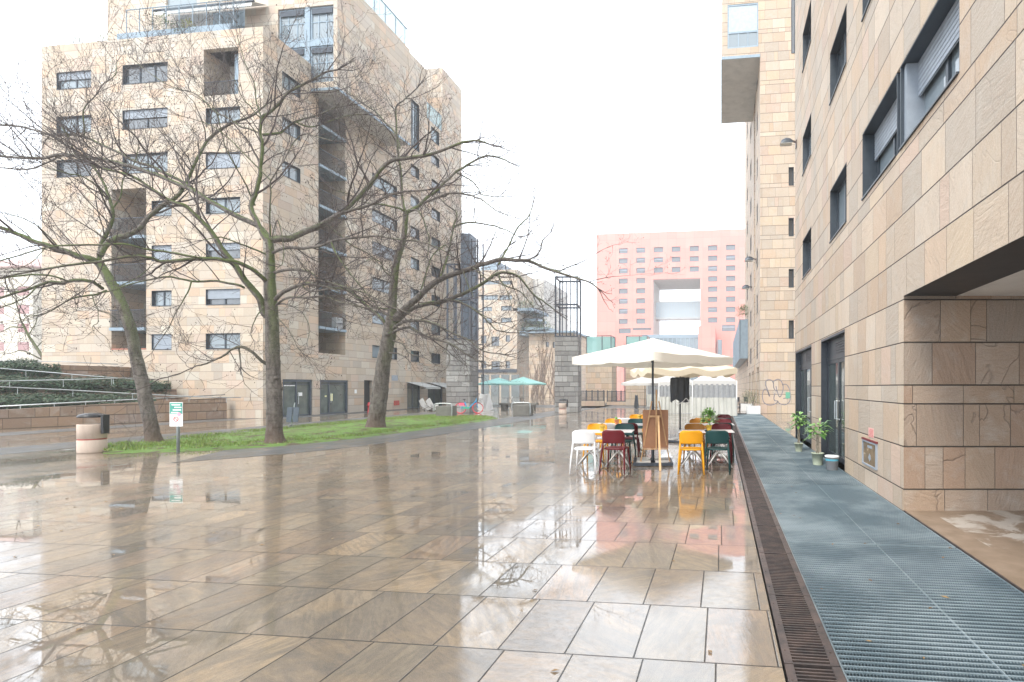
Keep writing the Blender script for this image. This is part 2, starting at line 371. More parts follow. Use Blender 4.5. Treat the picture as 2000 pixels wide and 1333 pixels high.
M_RAILG=clearglass('railing_glass',(.35,.50,.52),.55)

# ---------------------------------------------------------------- building kit
class Bld:
    def __init__(s,name,label,cat,base,group=None):
        s.b=Vector((base[0],base[1],0)); s.root=thing(name,label,cat,s.b,0,group); s.nw=0
    def part(s,name,mb,mat,bevel=0,parent=None,smooth=False):      # mesh given in world coordinates
        return mb.obj(name,mat,parent or s.root,smooth,bevel,(-s.b if not parent else (0,0,0)))
    def at(s,name,me,pos,rz,parent=None):                          # mesh given in its own coordinates
        o=mobj(name,me,parent or s.root,(Vector(pos)-s.b) if not parent else (0,0,0),0,rz if not parent else 0); return o
def frame_of(ang): return Vector((math.cos(ang),math.sin(ang),0)),Vector((-math.sin(ang),math.cos(ang),0))
def wall_mb(O,ang,u0,u1,z0,z1,holes,mb=None,back=True):
    """wall sheet with real openings; each hole (a,b,c,d,depth) gets its reveals"""
    mb=mb or MB(); U,N=frame_of(ang); O=Vector((O[0],O[1],0))
    P=lambda u,z,w=0:tuple(O+U*u+N*w+Vector((0,0,z)))
    us=sorted(set([u0,u1]+[x for h in holes for x in h[:2] if u0<x<u1])); zs=sorted(set([z0,z1]+[x for h in holes for x in h[2:4] if z0<x<z1]))
    for i in range(len(us)-1):
        j=0
        while j<len(zs)-1:
            cu=(us[i]+us[i+1])/2
            def inside(k):
                cz=(zs[k]+zs[k+1])/2
                return any(h[0]<cu<h[1] and h[2]<cz<h[3] for h in holes)
            if inside(j): j+=1; continue
            k=j
            while k+1<len(zs)-1 and not inside(k+1): k+=1
            mb.quad(P(us[i],zs[j]),P(us[i+1],zs[j]),P(us[i+1],zs[k+1]),P(us[i],zs[k+1])); j=k+1
    for (a,b,c,d,w) in holes:
        mb.quad(P(a,c),P(a,c,w),P(a,d,w),P(a,d)); mb.quad(P(b,c,w),P(b,c),P(b,d),P(b,d,w))
        mb.quad(P(a,d),P(a,d,w),P(b,d,w),P(b,d)); mb.quad(P(a,c,w),P(a,c),P(b,c),P(b,c,w))
    return mb
WC={}
def win_meshes(w,h,style,dep):
    key=(round(w,2),round(h,2),style,round(dep,2))
    if key in WC: return WC[key]
    fr=MB(); t=.05 if h<2 else .06; d0=dep-.09; d1=dep-.02
    # metal lining of the reveal, sill proud of the wall
    l=.018
    fr.box(.003,l,.004,d0,.003,h-.003); fr.box(w-l,w-.003,.004,d0,.003,h-.003); fr.box(l,w-l,.004,d0,h-l,h-.003); fr.box(l,w-l,-.025,d0,.003,l+.01)
    fr.box(l,l+t,d0,d1,l,h-l); fr.box(w-l-t,w-l,d0,d1,l,h-l); fr.box(l+t,w-l-t,d0,d1,l,l+t); fr.box(l+t,w-l-t,d0,d1,h-l-t,h-l)
    n=2
    if 'tri' in style: n=3
    if 'one' in style: n=1
    for i in range(1,n):
        x=w*i/n; fr.box(x-t*.7,x+t*.7,d0-.01,d1+.002,l+t,h-l-t)
    if 'grid' in style: fr.box(l+t,w-l-t,d0+.004,d1-.004,h*.62-t/2,h*.62+t/2)
    pane=MB().box(l+t,w-l-t,dep-.06,dep-.04,l+t,h-l-t)
    res={'window':fr.mesh('window',M_FRAME)}
    g=M_CURT if 'curt' in style else M_GLASS
    if 'blue' in style: g=M_GLASSB
    res['pane']=pane.mesh('pane',g)
    for k,frac in (('sh4',.42),('sh9',.97),('sh6',.6)):
        if k in style:
            s=MB(); hh=(h-2*l)*frac; n=max(3,int(hh/.065)); y=d0-.05
            z=h-l
            for i in range(n):
                z0=z-hh/n*(i+1)+.012; z1=z-hh/n*i
                s.box(l+.004,w-l-.004,y,y+.022,z0,z1)
            s.box(l+.004,w-l-.004,y+.019,y+.022,z-hh,z)
            res['shutter']=s.mesh('shutter',M_SHUT)
    WC[key]=res; return res
def put_window(B,O,ang,a,b,c,d,style,dep):
    U,N=frame_of(ang); m=win_meshes(b-a,d-c,style,dep); pos=Vector((O[0],O[1],0))+U*a+Vector((0,0,c))
    wo=B.at('window',m['window'],pos,ang)
    mobj('pane',m['pane'],wo)
    if 'shutter' in m: mobj('shutter',m['shutter'],wo)
    return wo
def ob(B,name,x0,x1,y0,y1,z0,z1,mat,bevel=0,parent=None): return B.part(name,MB().box(x0,x1,y0,y1,z0,z1),mat,bevel,parent)
rnd=random.Random(3)

# ================================================================ GROUND
def sheet(name,poly,z,mat,label=None,cat=None,kind='structure'):
    mb=MB(); mb.quad(*[(p[0],p[1],z) for p in poly]); o=mb.obj(name,mat); o['kind']=kind
    if label: o['label']=label
    if cat: o['category']=cat
    return o
GX0,GX1,GY1=.36,2.42,33.0
mb=MB()
xs=[-400,GX0,GX1,400]; ys=[-60,-5,GY1,400]
for i in range(3):
    for j in range(3):
        if i==1 and j==1: continue
        mb.quad((xs[i],ys[j],0),(xs[i+1],ys[j],0),(xs[i+1],ys[j+1],0),(xs[i],ys[j+1],0))
tag(mb.obj('plaza_ground',M_PAVE),'wet brown sandstone slab paving of the open plaza',kind='structure')
pathpoly=[(-11.9,9.8),(-10.69,11.5),(-10.0,13.2),(-9.7,16),(-9.6,20),(-9.65,33),(-9.9,60),(-12,60),(-11.6,33),(-11.45,20.8),(-11.5,17.5),(-11.65,15.2),(-12.1,13.3),(-12.9,12.0)]
tag(MB().quad(*[(x,y,.004) for x,y in pathpoly]).obj('path',M_STRIP),'blue grey wet stone path curving along the grass',kind='structure')
sheet('pavement',[(-19.4,4),(-17.5,4),(-17.5,32),(-19.4,32)],.004,M_STRIP,'narrow grey stone strip behind the grass')
sheet('walkway',[(-25.9,8),(-24.25,8),(-24.25,24.4),(-24.12,24.4),(-22.7,24.4),(-22.7,36),(-24.16,36),(-24.16,24.5),(-25.9,24.2)],.004,M_STRIP,'grey stone strip along the shop fronts')
sheet('crossing_path',[(-30,40),(1.9,40),(1.9,46),(-30,46)],.004,M_STRIP,'pale wet stone crossing at the far side of the plaza')
grass_poly=[(-15.15,10.95),(-13.3,11.8),(-12.15,13.2),(-11.68,15.2),(-11.52,17.5),(-11.48,20.8),(-11.6,25.5),(-13,27.2),(-16.2,28),(-17.3,26),(-17.45,20),(-17.4,14),(-16.9,12.2)]
a=NT('grass_soil'); co=a.obj(); n1=a.noise(co,2.2,6,.6); n2=a.noise(co,40,5,.7)
c=a.mix(a.ramp(n2,[(.3,0.0),(.7,1.0)]),(.075,.15,.02),(.16,.28,.05)); c=a.mix(a.ramp(n1,[(.50,0.0),(.60,1.0)]),c,(.085,.06,.035))
a.bsdf(c,.7,0,a.bump(n2,.8,.03)); M_GSOIL=a.m
mb=MB(); cx=sum(p[0] for p in grass_poly)/len(grass_poly); cy_=sum(p[1] for p in grass_poly)/len(grass_poly)
def gz(x,y,e): return .015+.10*e+.025*noise.noise(Vector((x*.8,y*.8,0)))
rings=[0,.06,.15,.35,.6,.85,1.0]; pp=smoothpath([(*p,0) for p in grass_poly+[grass_poly[0]]],4)[:-1]; n=len(pp)
for e in rings:
    for p in pp:
        x=p.x+(cx-p.x)*e; y=p.y+(cy_-p.y)*e; mb.v.append((x,y,.004 if e==0 else gz(x,y,min(1,e*2))))
for i in range(len(rings)-1):
    for j in range(n):
        mb.f.append((i*n+j,i*n+(j+1)%n,(i+1)*n+(j+1)%n,(i+1)*n+j))
tag(mb.obj('grass_bed',M_GSOIL,smooth=True),'low green lawn strip under the three bare trees',kind='structure')
def inpoly(x,y,P):
    c=False; j=len(P)-1
    for i in range(len(P)):
        if (P[i][1]>y)!=(P[j][1]>y) and x<(P[j][0]-P[i][0])*(y-P[i][1])/(P[j][1]-P[i][1])+P[i][0]: c=not c
        j=i
    return c
a=NT('grass_blades'); co=a.obj(); geo=a.n('ShaderNodeNewGeometry')
c=a.ramp(geo.outputs['Random Per Island'],[(0,(.07,.13,.015)),(.5,(.15,.26,.035)),(.85,(.25,.37,.07)),(1,(.30,.27,.12))]); c=a.mix(a.M('MULTIPLY',a.ramp(a.noise(co,1.1,5,.65),[(.42,0.0),(.62,1.0)]),.65),c,a.mix(.5,c,(.20,.17,.05))); a.bsdf(c,.55); M_BLADE=a.m
mb=MB(); gr=random.Random(5); cnt=0
while cnt<42000:
    x=gr.uniform(-17.5,-11.5); y=gr.uniform(11,28)
    if not inpoly(x,y,grass_poly): continue
    if noise.noise(Vector((x*.9,y*.9,3)))>.22 or min((x+16.66)**2+(y-13.28)**2,(x+12.86)**2+(y-13.45)**2,(x+12.92)**2+(y-18.02)**2)<.28: 
        if gr.random()<.8: cnt+=1; continue
    cnt+=1; h=gr.uniform(.03,.075); an=gr.uniform(0,6.28); wd=.006+.004*gr.random(); dx,dy=math.cos(an)*wd,math.sin(an)*wd; lx,ly=gr.uniform(-.03,.03),gr.uniform(-.03,.03)
    z=.07+.02*noise.noise(Vector((x*.8,y*.8,0)))
    mb.quad((x-dx,y-dy,z),(x+dx,y+dy,z),(x+lx,y+ly,z+h))
tag(mb.obj('grass',M_BLADE),'short green grass blades under the bare trees','grass',kind='stuff')

LITTER=None
a=NT('wet_fallen_leaves'); geo=a.n('ShaderNodeNewGeometry'); a.bsdf(a.ramp(geo.outputs['Random Per Island'],[(0,(.10,.055,.02)),(.6,(.22,.13,.05)),(1,(.32,.22,.10))]),.35); LITTER=a.m
mb=MB(); lr=random.Random(77)
for i in range(420):
    if i<300:
        x=lr.uniform(-17,-11.6); y=lr.uniform(11.2,26); z=.12
        if not inpoly(x,y,grass_poly): continue
    elif i<400: x=lr.uniform(-14,.2); y=lr.uniform(2.5,16); z=.003; 
    else: x=lr.uniform(.75,2.35); y=lr.uniform(2.5,9); z=.003
    if i>=300 and inpoly(x,y,grass_poly): z=.11
    an=lr.uniform(0,6.28); L=lr.uniform(.012,.035) if i>=300 else lr.uniform(.03,.06); c_,s_=math.cos(an)*L,math.sin(an)*L; h=lr.uniform(.002,.012)
    mb.quad((x-c_,y-s_,z),(x+s_*.5,y-c_*.5,z+h),(x+c_,y+s_,z+h*.4),(x-s_*.5,y+c_*.5,z+h*.7))
tag(mb.obj('fallen_leaves',LITTER),'scattered brown leaf bits on lawn and wet paving','leaves',kind='stuff')

# grating walkway over a pit, cast-iron drain beside it
PIT=pm('pit_bottom',(.06,.065,.07),.9)
mb=MB().quad((GX0,-5,-.32),(GX1,-5,-.32),(GX1,GY1,-.32),(GX0,GY1,-.32)).quad((GX0,-5,-.32),(GX0,GY1,-.32),(GX0,GY1,0),(GX0,-5,0)).quad((GX1,-5,-.32),(GX1,GY1,-.32),(GX1,GY1,0),(GX1,-5,0)).quad((GX0,GY1,-.32),(GX1,GY1,-.32),(GX1,GY1,0),(GX0,GY1,0))
tag(mb.obj('pit',PIT),'dark shallow channel below the metal grating',kind='structure')
a=NT('galvanised_grating'); co=a.obj(); n1=a.noise(co,.9,5,.6); n2=a.noise(co,30,3)
c=a.mix(a.ramp(n1,[(.35,0.0),(.7,1.0)]),(.08,.12,.145),(.19,.25,.285)); a.bsdf(c,a.M('ADD',.28,a.M('MULTIPLY',n2,.2)),.45); M_GRATE=a.m
a=NT('galvanised_cross_bars'); co=a.obj(); n1=a.noise(co,.9,5,.6)
a.bsdf(a.mix(a.ramp(n1,[(.42,0.0),(.62,1.0)]),(.20,.265,.30),(.40,.475,.51)),.3,.3); M_GRATE2=a.m
gt=thing('metal_grating','blue grey galvanised walkway grating along the right building','grating',(1.5,8,0))
for k in range(10):
    y0=-1+3.3*k; y1=y0+3.28; mb=MB()
    if y1>GY1: y1=GY1-.01
    st=.019 if y0<8 else .032
    x=.715
    while x<2.40:
        mb.box(x,x+.0042,y0+.006,y1-.006,-.030,-.003); x+=st
    mb.obj('panel',M_GRATE,gt,loc=(-1.5,-8,0)); mb=MB()
    y=y0+.03; cs=.058 if y0<8 else .11
    while y<y1-.02:
        mb.box(.715,2.402,y,y+.0075,-.014,.0005); y+=cs
    for xa in (.705,1.62,2.40): mb.box(xa,xa+.006,y0,y1,-.036,.001)
    mb.box(.712,2.40,y0,y0+.005,-.036,.001)
    mb.obj('cross_bars',M_GRATE2,gt,loc=(-1.5,-8,0))
a=NT('rusty_cast_iron'); co=a.obj(); n1=a.noise(co,6,6,.65); n2=a.noise(co,50,4)
c=a.mix(a.ramp(n1,[(.4,0.0),(.65,1.0)]),(.060,.052,.052),(.125,.092,.082)); a.bsdf(c,a.M('ADD',.3,a.M('MULTIPLY',n2,.25)),.4,a.bump(n2,.3,.004)); M_IRON=a.m
dr=thing('drain_channel','rusty brown cast iron slot drain between paving and grating','drain',(.53,8,0))
for k in range(33):
    y0=-1+k*1.03; y1=y0+1.022; mb=MB()
    x0,x1=.375,.70
    mb.box(x0,x0+.052,y0,y1,-.03,.006); mb.box(x1-.052,x1,y0,y1,-.03,.006); mb.box(x0+.052,x1-.052,y0,y0+.02,-.03,.004)
    y=y0+.045; st=.036 if k<10 else .072
    while y<y1-.02: mb.box(x0+.052,x1-.052,y,y+.013,-.03,.003); y+=st
    for xb in (x0+.02,x1-.03):
        for q in (.15,.5,.85): mb.box(xb-.004,xb+.008,y0+q,y0+q+.012,.006,.009)
    mb.obj('slotted_cover',M_IRON,dr,loc=(-.53,-8,0))

# ================================================================ RIGHT BUILDING (near)
XA=2.42; YC=7.16; YE=17.22; ZL=2.87
A=Bld('stone_building','tall near sandstone apartment building along the right edge, with glass shop doors','building',(XA+4,8))
angA=-math.pi/2            # wall looks towards -X : u = -Y
hA=[]; winsA=[]
def wA(y0,y1,z0,z1,style,dep=.25): hA.append((-y1,-y0,z0,z1,dep)); winsA.append((-y1,-y0,z0,z1,style,dep))
rows=[4.86+3.08*k for k in range(8)]
for k,z in enumerate(rows):
    wA(14.2,15.68,z,z+1.15,['one','onecurt','one'][k%3]); wA(10.28,11.82,z,z+1.15+(0.02),['curt','two','curt'][k%3])
    hA.append((-9.18,-5.55,z,z+1.15,.34)); winsA.append((-9.18,-7.42,z,z+1.15,'sh4curt',.34)); winsA.append((-7.30,-5.55,z,z+1.15,'sh4curt',.34)); wA(1.2,4.2,z,z+1.15,'sh6')
hA+= [(-12.87,-10.42,0,2.80,.26),(-17.19+.02,-14.15,0,2.80,.26)]
hA.append((-YC,20,-.01,ZL,.0))
holes=[h for h in hA if h[4]>0]
mb=wall_mb((XA,0),angA,-YE,-YC,0,ZL,[h for h in holes if h[3]<ZL])
wall_mb((XA,0),angA,-YE,12,ZL,32,[h for h in holes if h[2]>=ZL],mb)
mb.quad((XA,YE,0),(XA+9,YE,0),(XA+9,YE,32),(XA,YE,32)); mb.quad((XA,YE,32),(XA+9,YE,32),(XA+9,-12,32),(XA,-12,32))
A.part('wall',mb,M_SA)
for x in winsA: put_window(A,(XA,0),angA,*x)
# grey pilaster between the twin windows
for z in rows:
    A.part('pilaster',MB().box(XA+.05,XA+.30,7.20,7.50,z+.02,z+1.13),M_SHUT)
# passage under the building
Rv=Vector((CS,SN,0)); Nv=Vector((-SN,CS,0))
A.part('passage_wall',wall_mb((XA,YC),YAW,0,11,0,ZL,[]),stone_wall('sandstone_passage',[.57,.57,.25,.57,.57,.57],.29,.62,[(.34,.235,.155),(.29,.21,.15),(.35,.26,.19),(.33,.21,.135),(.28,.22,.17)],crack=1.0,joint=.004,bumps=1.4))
A.part('lintel',MB().box(XA+.003,3.12,-12,YC+.08,ZL,ZL+.05),M_METAL)
A.part('passage_ceiling',MB().box(3.123,13,-12,YC+1.6,ZL+.01,ZL+.06),pm('ceiling_plaster',(.80,.78,.75),.8,var=.06,scale=2,dirt=.3))
a=NT('passage_floor'); co=a.obj(); X,Y,Z=a.sep(co); n1=a.noise(co,1.6,7,.65,.6); n2=a.noise(co,.5,3)
c=a.mix(a.ramp(a.noise(co,5,5),[(.35,0.0),(.7,1.0)]),(.20,.145,.10),(.27,.20,.145))
eff=a.M('MULTIPLY',a.ramp(n1,[(.47,0.0),(.55,1.0)]),a.ramp(a.M('SUBTRACT',Y,a.M('MULTIPLY',X,.2)),[(.0,0.0),(1.0,1.0)]))
band=a.M('MULTIPLY',a.M('GREATER_THAN',Y,5.6),a.M('GREATER_THAN',X,2.75)); eff=a.M('MULTIPLY',a.ramp(n1,[(.46,0.0),(.53,1.0)]),band)
c=a.mix(a.M('MULTIPLY',eff,.75),c,(.50,.46,.41)); a.bsdf(c,a.M('ADD',.35,a.M('MULTIPLY',n2,.3)),0,a.bump(n1,.15,.01)); 
mb=MB().quad((XA+.012,-12,.006),(14,-12,.006),(14,YC+2,.006),(XA+.012,YC+2,.006)); tag(mb.obj('passage_floor',a.m),'brown stone floor with pale lime stains under the passage',kind='structure')
tag(MB().box(XA-.004,XA+.012,-5,YC,-.04,.012).obj('edge_strip',M_IRON),'dark metal edge between grating and passage floor',kind='structure')
# glass doors
def shop_door(B,y0,y1,ztop,n,name='glass_door'):
    """door leaves in the wall looking towards -X, opening y0..y1"""
    dep=.22; x=XA+dep; fr=MB(); t=.07; zt=2.28
    fr.box(XA+.004,x,y0+.003,y0+.05,0,ztop-.003); fr.box(XA+.004,x,y1-.05,y1-.003,0,ztop-.003); fr.box(XA+.004,x,y0+.05,y1-.05,ztop-.05,ztop-.003)
    fr.box(x-.08,x,y0+.05,y1-.05,zt,zt+.09); fr.box(x-.06,x-.02,y0+.05,y1-.05,zt+.09,ztop-.05)
    for q in range(5): fr.box(x-.085,x-.06,y0+.25,y0+(y1-y0)*.62,zt+.14+q*.055,zt+.165+q*.055)
    o=B.part(name,fr,M_METAL)
    wl=(y1-y0-.1)/n
    for i in range(n):
        a0=y0+.05+i*wl; a1=a0+wl; m=MB()
        m.box(x-.07,x-.012,a0+.004,a0+t,0.02,zt-.004); m.box(x-.07,x-.012,a1-t,a1-.004,0.02,zt-.004); m.box(x-.07,x-.012,a0+t,a1-t,zt-.08,zt-.004); m.box(x-.07,x-.012,a0+t,a1-t,.02,.14)
        leaf=m.obj('leaf',M_METAL,o)
    MB().box(x-.045,x-.03,y0+.1,y1-.1,.1,zt-.05).obj('pane',M_SHOP,o)
    for i in range(1,n,2 if n>2 else 1):
        yy=y0+.05+i*wl
        for s in (-.09,.09): MB().tube([(x-.07,yy+s,.95),(x-.13,yy+s,.95),(x-.13,yy+s,1.35),(x-.07,yy+s,1.35)],.014,8).obj('handle',M_STEEL,o)
    return o
shop_door(A,10.42,12.87,2.80,2); shop_door(A,14.15,17.17,2.80,3)
# gas cabinet and the pink notice over it
gc=A.part('gas_cabinet',MB().box(XA-.03,XA+.0,8.30,9.08,.36,.385).box(XA-.03,XA,8.30,9.08,.745,.77).box(XA-.03,XA,8.30,8.33,.385,.745).box(XA-.03,XA,9.05,9.08,.385,.745),M_SHUT)
gc2=MB().box(XA-.012,XA-.001,8.33,9.05,.385,.745).obj('cabinet_door',pm('brown_cabinet_door',(.22,.15,.08),.25,0,var=.4),gc)
MB().box(XA-.018,XA-.012,8.55,8.80,.66,.70).quad((XA-.016,8.60,.50),(XA-.016,8.68,.44),(XA-.016,8.76,.50),(XA-.016,8.68,.58)).obj('sticker',M_SHUT,gc)
MB().box(XA-.034,XA-.001,8.28,9.10,.772,.80).obj('red_strip',pm('dark_red_paint',(.16,.02,.025),.5),gc)
nb_=A.part('notice',MB().box(XA-.006,XA-.001,8.50,8.78,.84,.99),pm('pink_notice',(.70,.40,.36),.6))
m=MB()
for i in range(6): m.box(XA-.008,XA-.006,8.52,8.76-.03*(i%3),.855+i*.021,.861+i*.021)
m.obj('printed_lines',pm('red_print',(.55,.08,.08),.6),nb_)
# wall lamps
def wall_lamp(B,x,y,z,s=1.0):
    m=MB().beam((x,y,z),(x-.16*s,y,z+.06*s),.05*s,.05*s).box(x-.03,x+.0,y-.08*s,y+.08*s,z-.2*s,z+.06*s)
    o=B.part('wall_lamp',m,M_IRON)
    h=MB(); k=12
    pr=[(-.14,.08),(-.22,.15),(-.36,.17),(-.50,.10),(-.54,-.02)]
    for (dx,dz) in pr:
        for j in range(9):
            t=math.pi*j/8; h.v.append((x+dx*s,y+math.cos(t)*.13*s,z+(-.04+(dz+.04)*math.sin(t))*s))
    for i in range(4):
        for j in range(8): h.f.append((i*9+j,i*9+j+1,i*9+j+10,i*9+j+9))
    h.obj('lamp_hood',M_METAL,o,smooth=True)
    MB().box(x-.53*s,x-.16*s,y-.12*s,y+.12*s,z-.06*s,z-.035*s).obj('lamp_glass',pm('lamp_glass_grey',(.5,.5,.48),.2),o)
_y=16.9; _z=onX(1562,258,XA)[1]; wall_lamp(A,XA,_y,_z,.95)

# ================================================================ SECOND BUILDING ON THE RIGHT
YB=33.0; XB=2.47
Bb=Bld('stone_tower','narrow sandstone tower with graffiti at its foot and a grey box bay high above','building',(XB+3,YB+8))
slits=[]
for (y0,y1) in ((327,363),(426,462),(526,562),(626,662)):
    z1=onY(1541,y0,YB)[1]; z0=onY(1541,y1,YB)[1]; slits.append((4.24,4.56,z0,z1))
slits.append((4.40,4.70,onY(1546,105,YB)[1],29.0))
mb=wall_mb((0,YB),0,XB,12,0,32,[(*s,.3) for s in slits]); 
for s in slits: put_window(Bb,(0,YB),0,*s,'one',.3)
# left flank: pier, dark joint, wing with windows
angL=-math.pi/2; hl=[]
for k in range(9):
    z=3.6+3.1*k
    hl.append((-43.8,-42.4,z,z+1.3,.3))
    hl.append((-49.6,-48.2,z,z+1.3,.3)); hl.append((-36.1,-35.2,z,z+1.3,.3))
hs_=[(-36.0,-34.2,0,3.0,.4),(-41.5,-39.5,0,2.9,.4),(-46.0,-43.6,0,2.9,.4)]
wall_mb((XB,0),angL,-37.6,-YB,0,32,[h for h in hl+hs_ if h[0]>-37.6],mb)
mb.quad((XB,37.6,0),(XB+.6,37.6,0),(XB+.6,37.6,32),(XB,37.6,32)); mb.quad((XB+.6,37.6,0),(XB+.6,39,0),(XB+.6,39,32),(XB+.6,37.6,32)); mb.quad((XB+.6,39,0),(XB,39,0),(XB,39,32),(XB+.6,39,32))
wall_mb((XB,0),angL,-53.6,-39.0,0,30,[h for h in hl+hs_ if h[1]<-39],mb)
wall_mb((XB,0),angL,-90,-53.6,0,6.2,[],mb)
mb.quad((XB,53.6,6.2),(XB+10,53.6,6.2),(XB+10,53.6,30),(XB,53.6,30)).quad((XB,YB,32),(12,YB,32),(12,53.6,32),(XB,53.6,32)).quad((XB,53.6,6.2),(XB+10,53.6,6.2),(XB+10,90,6.2),(XB,90,6.2))
Bb.part('wall',mb,M_SB)
for h in hl: put_window(Bb,(XB,0),angL,h[0],h[1],h[2],h[3],'one',.3)
for h in hs_:
    m=MB(); y0,y1=-h[1],-h[0]; x=XB+.3
    for yy in (y0+.03,(y0+y1)/2,y1-.09): m.box(x,x+.06,yy,yy+.06,0,h[3]-.01)
    m.box(x,x+.06,y0,y1,h[3]-.4,h[3]-.3)
    o=Bb.part('shop_window',m,M_FRAME); MB().box(x+.02,x+.04,y0,y1,0,h[3]).obj('pane',M_SHOP,o)
# box bay high up
bz=onY(1410,115,YB)[1]; mb=MB()
bx0=.07; bx1=XB-.003; by0,by1=YB-.01,41.0
wall_mb((0,by0),0,bx0,bx1,bz,32,[(.42,2.36,bz+.6,bz+3.4,.15),(.42,2.36,bz+4.1,bz+7,.15)],mb)
mb.quad((bx0,by1,bz),(bx0,by0,bz),(bx0,by0,32),(bx0,by1,32)); mb.quad((bx0,by1,bz),(bx1,by1,bz),(bx1,by1,32),(bx0,by1,32)); mb.quad((bx0,by0,32),(bx1,by0,32),(bx1,by1,32),(bx0,by1,32))
bay=Bb.part('box_bay',mb,M_SB)
MB().box(bx0-.01,bx1,by0-.015,by1+.01,bz-.06,bz).obj('soffit',M_RENDER,bay)
MB().box(bx0-.05,bx0,by0-.05,by1+.05,bz-.10,bz+.08).box(bx0,bx1,by0-.05,by0-.015,bz-.10,bz+.08).obj('edge_trim',M_BLUEM,bay)
for zb,zt in ((bz+.6,bz+3.4),(bz+4.1,bz+7)):
    fr=MB().box(.425,.50,by0+.02,by0+.12,zb,zt).box(2.28,2.355,by0+.02,by0+.12,zb,zt).box(.5,2.28,by0+.02,by0+.12,zb,zb+.1).box(.5,2.28,by0+.02,by0+.12,zb+.95,zb+1.06).box(.5,2.28,by0+.02,by0+.12,zt-.1,zt)
    for x in (1.08,1.68): fr.box(x,x+.06,by0+.03,by0+.11,zb+.1,zb+.95)
    fo=fr.obj('window',M_BLUEM,bay); MB().box(.5,2.28,by0+.06,by0+.08,zb+.1,zb+.95).obj('pane',M_CURT,fo); MB().box(.5,2.28,by0+.05,by0+.09,zb+1.06,zt-.1).obj('blind',pm('pale_blue_blind',(.38,.45,.50),.6),fo)
# graffiti outline on the front wall
def graf(pts,w=.035):
    P=smoothpath([(p[0],p[1],0) for p in pts],8); m=[]
    return P

def g2w(cx_,cy_): # crop pixel of the enlarged photo -> wall plane
    x,z=onY(1400+cx_/4.935,560+cy_/4.935,YB); return x,z
for st in ([(505,1060),(490,1010),(460,990),(440,1040),(450,1110),(490,1140),(540,1140),(580,1120),(590,1105),(560,1100),(550,1075),(560,1030)],[(512,1060),(485,985),(468,940),(480,905),(520,900),(545,930),(550,980),(575,1010)],[(540,930),(560,905),(600,895),(630,930),(640,980),(625,1040),(605,1065),(585,1020),(570,960)],[(630,945),(670,945),(700,990),(710,1060),(700,1110),(660,1140),(610,1130),(585,1105)],[(640,1080),(670,1075),(680,1085)]):
    P=smoothpath([(*g2w(*p),0) for p in st],6); mb=MB()
    for i in range(len(P)-1):
        p,q=P[i],P[i+1]; t=(q-p); nn=Vector((-t.y,t.x,0)).normalized()*.028
        mb.quad((p.x-nn.x,YB-.006,p.y-nn.y),(q.x-nn.x,YB-.006,q.y-nn.y),(q.x+nn.x,YB-.006,q.y+nn.y),(p.x+nn.x,YB-.006,p.y+nn.y))
    Bb.part('graffiti_stroke',mb,pm('faded_spray_paint',(.19,.18,.21),.7,var=.3,scale=8))
m=MB().box(4.05,4.32,YB-.02,YB-.002,.95,1.35); Bb.part('green_sticker',m,pm('green_sticker',(.12,.35,.24),.5))
for px,py in ((1482,514),(1468,565)):
    z=1.65+(757-py)/1000*(37 if px==1482 else 41.5); wall_lamp(Bb,XB,36.6 if px==1482 else 41.5,z,1.5)
# screened balcony box lower down
y0,y1=47.6,74; z0,z1=4.3,7.9
m=MB().box(XB-.75,XB-.003,y0,y1,z0,z0+.15).box(XB-.75,XB-.7,y0,y1,z0+.15,z1)
for i in range(12): m.box(XB-.79,XB-.75,y0+i*2.3,y0+i*2.3+.1,z0,z1+.05)
m.box(XB-.75,XB-.003,y0,y0+.05,z0+.15,z1); Bb.part('balcony_screen',m,M_BLUEM)

# ================================================================ LEFT BUILDING
XC=-24.2; YCf=24.58; ZC=20.86
C=Bld('corner_apartment_building','large stepped sandstone apartment block behind the bare trees, shops at its foot','building',(-30,32))
# front face, openings given in photo columns at this plane
hf=[];wf=[]
def cf(x0,x1,z0,z1,style,dep=.22): hf.append((x0,x1,z0,z1,dep)); wf.append((x0,x1,z0,z1,style,dep))
zr=[3.70,6.08,8.56,11.0,13.42,15.85,18.34]
for k,z in enumerate(zr):
    st=['two','sh9','curt','sh9curt','sh4','curt','two']
    if k<6: cf(-27.63,-25.55,z,z+.86,['curt','sh6','sh4','curt','sh9','curt'][k])
    if k<4: cf(-30.97,-29.72,z,z+.86,['sh9','curt','sh9','onecurt'][k])
    if k>=4: cf(-32.8,-29.97,z,z+1.08,['curt','sh4','tri'][k-4]); cf(-37.06,-34.8,z,z+.98,['two','curt','sh4curt'][k-4])
# front loggia stack and top loggia
LG=(-33.5,-31.3,3.73,12.6); TL=(-27.75,-25.66,17.37,19.9)
hf.append((*LG,1.7)); hf.append((*TL,1.5))
mb=wall_mb((0,YCf),0,-38.03,XC,0,ZC,hf)
# side face
hs2=[]; ws=[]
def csd(y0,y1,z0,z1,style,dep=.22): hs2.append((y0,y1,z0,z1,dep)); ws.append((y0,y1,z0,z1,style,dep))
for z0,z1 in ((18.35,19.25),(15.9,16.75),(13.45,14.3)): csd(25.78,27.03,z0,z1,'curt')
S1=[3.72,6.15,8.5,11.0,13.3,15.8]; 
for k,z in enumerate(S1):
    csd(33.18,35.95,z,z+.9,['curt','blue','curt','sh4','curt','blue'][k])
for k,z in enumerate([3.68,6.15,8.6,11.05,13.5,15.95,18.4]): csd(37.63,38.8,z,z+.88,['one','onecurt'][k%2]); csd(40.55,41.9,z,z+.88,['one','onecurt','one'][k%3])
csd(37.7,38.8,20.6,24.4,'bluetri'); csd(40.5,41.75,23.0-.5,24.0-.35,'blueone'); csd(40.5,41.75,20.6,21.4,'one')
